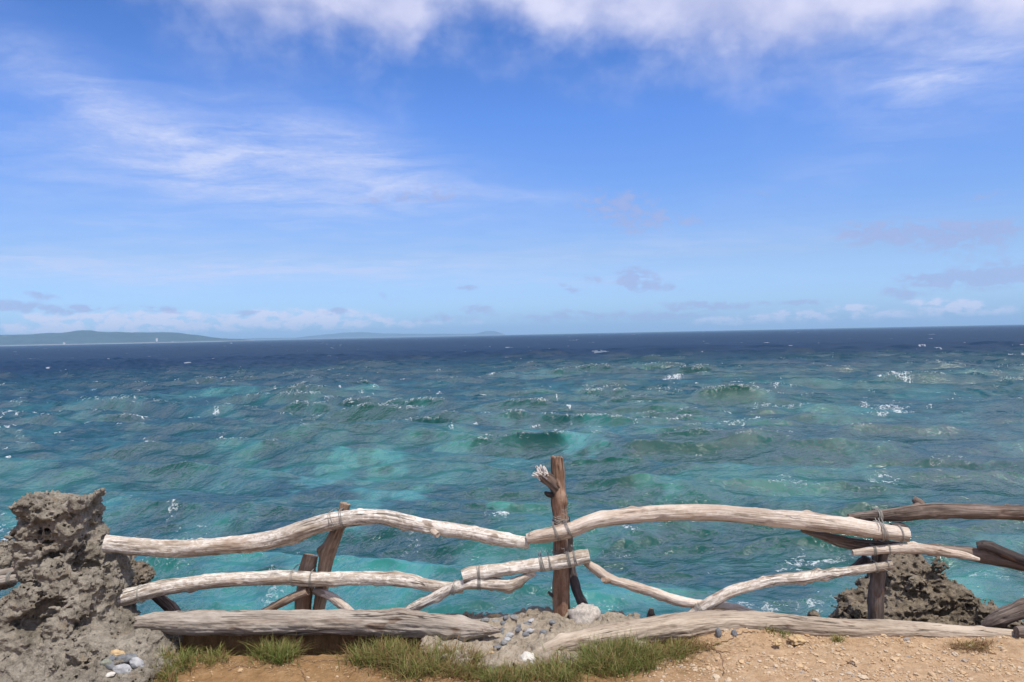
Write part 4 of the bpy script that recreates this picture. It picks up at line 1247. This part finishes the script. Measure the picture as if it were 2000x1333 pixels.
pl = part('rail', [(1665, 1080, 4.89, 6.5), (1700, 1076, 4.89, 9), (1745, 1072, 4.89, 10.5), (1785, 1071, 4.89, 12), (1830, 1077, 4.88, 10.5), (1880, 1085, 4.87, 8.5), (1912, 1093, 4.87, 4)], W_SMOOTH, 'pale thin rail lashed below the top rails', lump=.08, groove=.7,
          knots=[(.48, 1.5, .008, .02), (.48, 4.6, .006, .02)])
lash(pl, [loop(1707, 1076, 4.89, 9.2, .08, 3, .006, .16, .15, 21), loop(1735, 1073, 4.89, 10.3, .08, 2, .006, .16, .12, 22)], .0026, CORD)
limb('branch_stub', [(1908, 1066, 4.90, 9), (1928, 1066, 4.88, 11), (1965, 1082, 4.86, 12), (2010, 1100, 4.84, 13), (2080, 1126, 4.8, 13), (2180, 1165, 4.76, 11)], W_BLACK, parent=fk, origin=FO, lump=.06)

# paired rails left of the rock
FL = P(20, 1125, 5.1)
lf = empty('driftwood_fence', FL)
tag(lf, 'short end of two lashed driftwood rails left of the tall coral rock', 'fence')
a_ = limb('rail', [(-420, 1160, 5.2, 12), (-120, 1138, 5.15, 12), (-40, 1128, 5.12, 11), (10, 1119, 5.1, 9), (60, 1109, 5.08, 8)], W_GREY, parent=lf, origin=FL)
b_ = limb('rail', [(-420, 1176, 5.1, 13), (-120, 1150, 5.06, 13), (-40, 1140, 5.05, 12), (5, 1134, 5.04, 11), (40, 1128, 5.03, 9)], W_GREY, parent=lf, origin=FL)
tube('lashing', loop(22, 1130, 5.04, 12, .15, 4, .007, .10, .1, 30), .003, CORD, parent=b_, origin=FL)


# ------------------------------------------------------------------ logs on the ground
def log(name, pts, mat, label, **kw):
    x, y, d, r = pts[len(pts) // 2]
    o_ = P(x, y, d)
    o = limb(name, pts, mat, origin=o_, na=72, step=.007, **kw)
    o.location = o_
    return tag(o, label, 'log')


log('driftwood_log', [(268, 1217, 4.66, 15), (310, 1216, 4.68, 21), (370, 1217, 4.70, 25), (450, 1217, 4.72, 25.5), (560, 1216, 4.73, 25.5), (680, 1216, 4.74, 25.5), (780, 1218, 4.73, 28), (850, 1222, 4.71, 26), (905, 1228, 4.69, 22), (945, 1230, 4.67, 15), (976, 1231, 4.65, 5)],
    W_GREY, 'long grey driftwood log bridging the dark hollow from rock to mound', lump=.06, groove=1.4, jag=.03,
    knots=[(.72, 1.4, .018, .06), (.665, 5.3, .012, .018), (.85, 5.4, .018, .025), (.90, 5.4, .016, .02)], taper=(0, 0))
log('driftwood_log', [(1046, 1277, 4.44, 7), (1075, 1268, 4.47, 17), (1120, 1257, 4.52, 23), (1180, 1246, 4.58, 26), (1250, 1235, 4.63, 27.5), (1320, 1225, 4.68, 28), (1390, 1217, 4.73, 26), (1450, 1215, 4.75, 24), (1520, 1220, 4.74, 23.5), (1600, 1228, 4.72, 22.5),
                      (1680, 1231, 4.70, 22.5), (1760, 1232, 4.68, 21), (1840, 1236, 4.67, 18), (1920, 1239, 4.66, 15), (1985, 1242, 4.65, 11), (2030, 1246, 4.64, 8)],
    W_BEIGE, 'long bowed light beige driftwood log lying on the soil to the right', lump=.06, groove=1.2, knots=[(.62, 5.2, .015, .05), (.52, 4.8, .012, .04)], taper=(.02, 0))
log('driftwood_log', [(1915, 1228, 4.86, 8), (1945, 1211, 4.84, 16), (1985, 1195, 4.82, 19), (2060, 1170, 4.8, 21), (2120, 1150, 4.78, 21), (2260, 1110, 4.74, 19), (2400, 1075, 4.72, 17)], W_DARK, 'dark slanting log at the right edge above the beige log', lump=.08, taper=(.05, 0))
log('driftwood_log', [(1985, 1236, 4.60, 14), (2020, 1237, 4.59, 17), (2080, 1240, 4.58, 18), (2300, 1246, 4.56, 19)], W_DARK, 'dark butt end of a log on the soil at the right edge', lump=.12)
log('driftwood_log', [(285, 1150, 5.12, 9), (310, 1168, 5.10, 13), (335, 1190, 5.08, 13), (352, 1208, 5.05, 10)], W_DARK, 'short dark log behind the start of the grey log', lump=.15)
# ------------------------------------------------------------------ grass, gravel, twigs
def grass_material():
    mt, M = material('grass_blade')
    hue = M.attr('hue'); tip = M.attr('tip')
    fresh = M.ramp(hue, [(0.0, (0.085, 0.145, 0.022)), (0.36, (0.135, 0.185, 0.040)), (0.55, (0.23, 0.225, 0.065)), (0.75, (0.30, 0.20, 0.085)), (1.0, (0.19, 0.09, 0.045))])
    col = M.mix(M.mul(tip, 0.55), fresh, (0.27, 0.215, 0.085))
    p = M.n('ShaderNodeBsdfPrincipled'); M.put(p.inputs['Base Color'], col); p.inputs['Roughness'].default_value = 0.5
    p.inputs['Specular IOR Level'].default_value = 0.3
    tr = M.n('ShaderNodeBsdfTranslucent'); M.put(tr.inputs['Color'], col)
    mx = M.n('ShaderNodeMixShader'); mx.inputs[0].default_value = 0.3
    M.t.links.new(p.outputs[0], mx.inputs[1]); M.t.links.new(tr.outputs[0], mx.inputs[2])
    M.out(mx.outputs[0])
    return mt


GRASS = grass_material()


_gx, _gy = np.arange(-3.7, 3.7, .02), np.arange(3.4, 5.3, .01)
_GX, _GY = np.meshgrid(_gx, _gy, indexing='ij')
_GZ = ground_z(_GX, _GY) - cliff_drop(_GX, _GY)


def surf_z(x, y):
    """ground height, or the mound's top where it is higher"""
    i = min(max(int((x + 3.7) / .02), 0), len(_gx) - 1); j = min(max(int((y - 3.4) / .01), 0), len(_gy) - 1)
    z = float(_GZ[i, j])
    q = (abs((x - .10) / .66) ** 4 + abs((y - 4.68) / .36) ** 4)
    if q < 0.9: z = max(z, 0.02)
    return z


def tuft(px, py, wpx, hpx, n, label, dry=0.3, hgt=0.09, seed=0, spread=1.0, shape=None):
    """blades rooted round the pixel on the ground, wpx/hpx = half size of the rooted patch"""
    rg = np.random.default_rng(seed + 500)
    c = G(px, py); V, F, HU, TP = [], [], [], []
    base = 0
    n_cl = max(3, n // 40)
    cl = []
    for i in range(n_cl):
        a, r = rg.uniform(0, 6.28), math.sqrt(rg.uniform(0, 1))
        cl.append((px + wpx * r * math.cos(a), py + hpx * r * math.sin(a), rg.uniform(.6, 1.25), rg.uniform(-.2, .2)))
    for i in range(n):
        qx, qy, hs, dh = cl[rg.integers(n_cl)]
        far_ = 2.6 if n > 850 and rg.uniform() < .10 else 1.0
        g = G(qx + far_ * rg.normal(0, wpx * .16 + 3), qy + far_ * rg.normal(0, hpx * .18 + 1.5))
        if shape and not shape(g.x, g.y): continue
        z = surf_z(g.x, g.y) - .004
        L = 1.12 * hgt * hs * rg.uniform(.35, 1.35)
        out = Vector((g.x - c.x, g.y - c.y, 0)) * 2.2
        az = rg.uniform(0, 6.28); lean = rg.uniform(.15, 1.5) * spread
        dxy = Vector((math.cos(az), math.sin(az), 0)) * lean + out * 1.1
        p0 = Vector((g.x, g.y, z)); up = Vector((0, 0, 1))
        side = Vector((-math.sin(az + rg.normal(0, .5)), math.cos(az), 0)).normalized()
        wd = rg.uniform(.0012, .0026)
        hu = float(np.clip(rg.normal(dry + .13 + dh, .28), 0, 1))
        pts = []
        for k in range(5):
            t = k / 4
            bend = dxy * (t * t * 0.62 + t * .16) * L
            pts.append(p0 + up * (L * (t - .33 * t * t * min(1.3, dxy.length))) + bend)
        for k, q in enumerate(pts):
            w_ = wd * (1 - (k / 4) ** 1.5 * .85)
            V.append(q - side * w_); V.append(q + side * w_)
            HU += [hu, hu]; TP += [(k / 4) ** 2 * rg.uniform(.3, 1)] * 2
            if k < 4: F.append((base + 2 * k, base + 2 * k + 1, base + 2 * k + 3, base + 2 * k + 2))
        base += 10
    loc = (c.x, c.y, surf_z(c.x, c.y))
    o = mesh_np('grass_tuft', np.array([tuple(v) for v in V]), np.array(F), GRASS, attrs=dict(hue=HU, tip=TP), loc=loc)
    return tag(o, label, 'grass', 'grass tufts along the cliff edge')


tuft(345, 1292, 26, 22, 900, 'bright green grass patch against the right foot of the coral rock', .25, .075, 1)
tuft(322, 1322, 22, 16, 700, 'yellow green grass at the bottom edge touching the coral rock', .34, .07, 2)
tuft(415, 1287, 30, 12, 520, 'thin low grass between the rock patch and the round tuft', .38, .06, 3, 1.2)
tuft(540, 1285, 36, 13, 1300, 'round green grass tuft standing alone in front of the dark hollow', .26, .088, 4)
tuft(735, 1290, 48, 16, 1500, 'grass clump at the right end of the dark hollow', .40, .09, 5, 1.15)
tuft(815, 1300, 60, 26, 2300, 'widest shaggy grass clump under the broken end of the grey log', .42, .085, 6, 1.2)
tuft(895, 1305, 40, 20, 1300, 'reddish grass clump left of the white stone', .50, .075, 7, 1.2)
tuft(985, 1322, 50, 12, 1300, 'low green grass below the white stone', .36, .06, 8, 1.1)
tuft(1095, 1318, 50, 16, 1500, 'grass below the left tip of the beige log', .40, .065, 9, 1.1)
tuft(1195, 1298, 50, 22, 2600, 'thick dark green grass clump against the beige log', .30, .085, 10)
tuft(1258, 1292, 24, 16, 900, 'upright green grass beside the thick clump', .32, .08, 11)
tuft(1310, 1276, 32, 14, 900, 'rightmost shaggy olive grass clump against the beige log', .44, .07, 12, 1.2)
tuft(1370, 1262, 34, 9, 420, 'dry straw coloured wisps beside the two upright pebbles', .82, .05, 13, 1.6)
tuft(1520, 1248, 22, 3, 160, 'sparse short green grass left of the largest clod', .30, .035, 14, 1.0)
tuft(1640, 1255, 18, 3, 130, 'sparse short grass right of the largest clod', .4, .03, 15, 1.0)
tuft(1895, 1262, 36, 8, 800, 'dry reddish brown grass near the right end of the beige log', .95, .032, 16, 1.8)
tuft(180, 1297, 9, 3, 120, 'tiny green sprig growing on the coral rock beside the flat stones', .2, .03, 17)


def gravel():
    rg = np.random.default_rng(77)
    t = (1 + 5 ** .5) / 2
    ico = np.array([(-1, t, 0), (1, t, 0), (-1, -t, 0), (1, -t, 0), (0, -1, t), (0, 1, t), (0, -1, -t), (0, 1, -t), (t, 0, -1), (t, 0, 1), (-t, 0, -1), (-t, 0, 1)], float)
    ico /= np.linalg.norm(ico[0])
    fi = np.array([(0, 11, 5), (0, 5, 1), (0, 1, 7), (0, 7, 10), (0, 10, 11), (1, 5, 9), (5, 11, 4), (11, 10, 2), (10, 7, 6), (7, 1, 8), (3, 9, 4), (3, 4, 2), (3, 2, 6), (3, 6, 8), (3, 8, 9), (4, 9, 5), (2, 4, 11), (6, 2, 10), (8, 6, 7), (9, 8, 1)])
    mid = {}
    vs = list(map(tuple, ico)); fs = []

    def mp(a, b):
        k = (min(a, b), max(a, b))
        if k not in mid:
            v = (np.array(vs[a]) + np.array(vs[b])) / 2; v /= np.linalg.norm(v)
            mid[k] = len(vs); vs.append(tuple(v))
        return mid[k]
    for a, b, c in fi:
        ab, bc, ca = mp(a, b), mp(b, c), mp(c, a)
        fs += [(a, ab, ca), (b, bc, ab), (c, ca, bc), (ab, bc, ca)]
    ico, fi = np.array(vs), np.array(fs)
    V, F, TN = [], [], []
    n = 0
    XY = rg.uniform(0, 1, (100000, 2)) * np.array([6.6, 1.02]) + np.array([-3.2, 3.7])
    PA = perlin(XY[:, 0] * 2, XY[:, 1] * 2, 0 * XY[:, 0], 90); PB = perlin(XY[:, 0] / .22, XY[:, 1] / .22, 0 * XY[:, 0] + 5, 92)
    for (x, y), pa, pb in zip(XY, PA, PB):
        if n >= 11000: break
        right = sstep(.45, 1.15, x + .3 * pa)
        if rg.uniform() > .05 + .95 * right: continue
        if x < 0.95 and y > 4.50: continue
        if rg.uniform() > .25 + 1.5 * (pb + .35): continue
        s = 0.0026 * math.exp(rg.normal(0, .68))
        s = min(s, .017)
        q = ico * (1 + rg.uniform(-.28, .28, (len(ico), 1))) * s * np.array([rg.uniform(.8, 1.5), rg.uniform(.8, 1.3), rg.uniform(.5, .9)])
        a = rg.uniform(0, 6.28); ca, sa = math.cos(a), math.sin(a)
        q = np.stack([q[:, 0] * ca - q[:, 1] * sa, q[:, 0] * sa + q[:, 1] * ca, q[:, 2]], 1)
        z = surf_z(x, y)
        V.append(q + np.array([x, y, z + s * .25])); F.append(fi + n * len(ico)); TN.append(np.full(len(ico), rg.uniform()))
        n += 1
    mt, M = material('gravel_stone')
    col = M.ramp(M.attr('tone'), [(0, (0.30, 0.19, 0.10)), (.35, (0.50, 0.36, 0.22)), (.65, (0.42, 0.315, 0.21)), (.9, (0.48, 0.39, 0.285)), (1, (0.24, 0.21, 0.19))])
    M.out(M.principled(col, 0.9, None, 0.15))
    o = mesh_np('gravel', np.vstack(V), np.vstack(F), mt, attrs=dict(tone=np.concatenate(TN)), smooth=False)
    tag(o, 'loose tan grit and small stones strewn over the soil', kind='stuff')


gravel()


def litter():
    """dry straw and bits of dead grass lying on the soil"""
    rg = np.random.default_rng(91)
    V, F, n = [], [], 0
    spots = [(430, 1300, 60, 16), (560, 1305, 60, 14), (680, 1305, 60, 14), (860, 1318, 120, 14), (1340, 1285, 60, 22), (1430, 1262, 60, 12), (1380, 1300, 90, 24), (1900, 1266, 70, 8), (1560, 1262, 200, 10), (960, 1290, 50, 20)]
    for px, py, wx, hy in spots:
        for i in range(150):
            g = G(px + rg.normal(0, wx * .5), min(py + rg.normal(0, hy * .5), 1345))
            a = rg.uniform(0, 6.28); L = rg.uniform(.008, .045); w_ = rg.uniform(.0006, .0013)
            d = np.array([math.cos(a), math.sin(a), rg.normal(0, .12)]); sd = np.array([-d[1], d[0], 0]) * w_
            p = np.array([g.x, g.y, surf_z(g.x, g.y) + rg.uniform(.001, .006)]); bend = np.array([-d[1], d[0], .3]) * L * rg.normal(0, .15)
            for k in range(3):
                q = p + d * L * k / 2 + bend * (1 if k == 1 else 0)
                V += [q - sd, q + sd]
            F += [(n, n + 1, n + 3, n + 2), (n + 2, n + 3, n + 5, n + 4)]; n += 6
    mt, M = material('dry_straw')
    M.out(M.principled(M.ramp(M.noise(M.n('ShaderNodeNewGeometry').outputs['Position'], 60, 2), [(.35, (.16, .095, .05)), (.5, (.36, .25, .13)), (.65, (.50, .39, .23))]), .8, None, .2))
    o = mesh_np('litter', np.array(V), np.array(F), mt)
    tag(o, 'dry straw strewn over the soil round the grass', kind='stuff')


litter()


def twig(path, rad, label, mat):
    c = path[0]
    o = tube('twig', [[(v[0], v[1], v[2]) for v in path]], rad, mat, na=6, origin=c)
    o.location = c
    return tag(o, label, 'twig')


W_TWIG = cord_material('dry_twig', (0.20, 0.12, 0.07))
rg = random.Random(21)


def ground_path(pix, lift=.004):
    out = []
    pts = np.array(pix, float)
    t = np.linspace(0, len(pts) - 1, 26)
    xs = np.interp(t, range(len(pts)), pts[:, 0]); ys = np.interp(t, range(len(pts)), pts[:, 1])
    for i, (a, b) in enumerate(zip(xs, ys)):
        g = G(a + 1.5 * math.sin(i * 1.3), b + .8 * math.sin(i * 2.1))
        out.append((g.x, g.y, surf_z(g.x, g.y) + lift))
    return out


twig(ground_path([(586, 1292), (610, 1296), (640, 1293), (668, 1291)]), .0016, 'thin curved root across the bare damp soil', W_TWIG)
twig(ground_path([(580, 1296), (590, 1315), (597, 1330)]), .0016, 'thin root running down from the round tuft', W_TWIG)
twig(ground_path([(445, 1312), (470, 1302), (500, 1306)]), .0018, 'thin root left of the round tuft', W_TWIG)
twig(ground_path([(1385, 1268), (1412, 1262), (1450, 1252), (1480, 1250)], .006), .0026, 'straight dry stalk below the two upright pebbles', W_TWIG)
twig(ground_path([(1395, 1270), (1410, 1285), (1414, 1310), (1412, 1318)]), .0022, 'dark curled twig on the bare soil', W_TWIG)
twig(ground_path([(1340, 1268), (1365, 1276), (1390, 1272), (1425, 1278)], .005), .0022, 'dry twig at the edge of the olive grass', W_TWIG)
twig(ground_path([(1655, 1295), (1662, 1300), (1672, 1304)], .004), .003, 'short dark twig on the gravel', W_TWIG)
# ------------------------------------------------------------------ far shores
def shore(name, px0, px1, dist, prof, label, col, seed, depth=1200.0):
    """a range of hills rising out of the sea: prof = (pixel x, pixels of height above the waterline)"""
    n = 260; m = 26
    xs = np.linspace(px0, px1, n)
    hp = np.interp(xs, [p[0] for p in prof], [p[1] for p in prof])
    V = np.zeros((n, m, 3))
    for i, x in enumerate(xs):
        v = ray(x, 650); k = dist / v.y
        X0 = v.x * k
        H = max(hp[i], 0) * (.86 if dist < 9000 else .72) * dist / FPX + 6.0
        for j in range(m):
            t = j / (m - 1)
            u = t * 2
            prof_ = math.sin(min(1, u) * math.pi / 2) ** 0.8 if u <= 1 else math.cos((u - 1) * math.pi / 2) ** .8
            V[i, j] = (X0 * (1 + .0 * t), dist - 120 + depth * t, SEA_Z - 3 + H * prof_)
    x, y = V[..., 0], V[..., 1]
    amp = V[..., 2] - (SEA_Z - 3)
    V[..., 2] += 0.16 * amp * fbm(x / 520, y / 320, 0 * x, 5, seed=seed)
    mt, M = material(name + '_cover')
    pos = M.n('ShaderNodeNewGeometry').outputs['Position']
    a = M.noise(pos, 0.011, 5, 0.65); z = M.sep(pos)[2]
    c = M.mix(M.ss(.4, .6, a), tuple(q * .6 for q in col), col)
    beach = M.mul(M.ss(-1.0, -4.0, M.add(z, M.mul(M.sub(M.noise(pos, .008, 3), .5), 5))), 1.0)
    c = M.mix(beach, c, (0.25, 0.23, 0.20))
    c = M.mix(M.mul(M.ss(.70, .74, M.noise(pos, .008, 3, .5)), .7), c, (.35, .30, .24))
    M.out(M.principled(c, .95, None, .1))
    o = mesh_np(name, V.reshape(-1, 3), grid_faces(n, m), mt)
    return tag(o, label, kind='structure')


shore('headland', -700, 428, 7000, [(-700, 40), (-300, 26), (-100, 27), (0, 26), (60, 26), (110, 29), (165, 28), (230, 26), (300, 21), (350, 14), (385, 7), (410, 6), (425, 3), (428, 0)], 'green headland low on the left horizon', (.035, .062, .060), 120)
shore('hills', 395, 985, 16000, [(395, 4), (470, 5), (560, 4), (590, 9), (630, 12), (670, 15), (700, 15), (740, 11), (800, 8), (850, 7), (900, 5), (925, 6), (945, 11), (965, 10), (985, 2)], 'far blue hills on the horizon', (.04, .06, .07), 130, 2000)

W_WALL, MW = material('white_wall')
MW.out(MW.principled((.72, .70, .66), .8))
W_ROOF, MR = material('house_roof')
MR.out(MR.principled((.40, .33, .30), .8))


def house(px, dz, w_, h_, label):
    d = 6900
    c = P(px, 650, d); z0 = dz
    e = empty('house', (c.x, d, z0)); tag(e, label, 'house')
    V = np.array([(-w_, -7, -20), (w_, -7, -20), (w_, 7, -20), (-w_, 7, -20), (-w_, -7, h_), (w_, -7, h_), (w_, 7, h_), (-w_, 7, h_)], float)
    F = np.array([(0, 1, 5, 4), (1, 2, 6, 5), (2, 3, 7, 6), (3, 0, 4, 7), (4, 5, 6, 7)])
    mesh_np('wall', V, F, W_WALL, parent=e, smooth=False)
    a, b = w_ + 1, 8
    R_ = np.array([(-a, -b, h_ + .1), (a, -b, h_ + .1), (a, b, h_ + .1), (-a, b, h_ + .1), (-a, 0, h_ + 5), (a, 0, h_ + 5)], float)
    mesh_np('roof', R_, [np.array([(0, 1, 5, 4), (2, 3, 4, 5)]), np.array([(3, 0, 4), (1, 2, 5)])], W_ROOF, parent=e, smooth=False)


house(125, 5, 6, 3.5, 'white house low on the headland, left one of two')
house(306, 24, 6, 3.5, 'white house high on the headland, right one of two')

# the air between here and the hills
hz, MZ = material('sea_air')
vol = MZ.n('ShaderNodeVolumePrincipled')
vol.inputs['Color'].default_value = (0.45, 0.73, 1.0, 1); vol.inputs['Density'].default_value = HAZE
vol.inputs['Anisotropy'].default_value = 0.0
MZ.out(None, vol.outputs[0])
x0, x1, y0, y1, z0, z1 = -19000., 19000., -60., 19000., SEA_Z - 10., 175.
V = np.array([(x, y, z) for z in (z0, z1) for y in (y0, y1) for x in (x0, x1)], float)
mesh = mesh_np('haze', V, np.array([(0, 2, 3, 1), (4, 5, 7, 6), (0, 1, 5, 4), (2, 6, 7, 3), (0, 4, 6, 2), (1, 3, 7, 5)]), hz, smooth=False)
tag(mesh, 'thin blue sea air', kind='stuff')
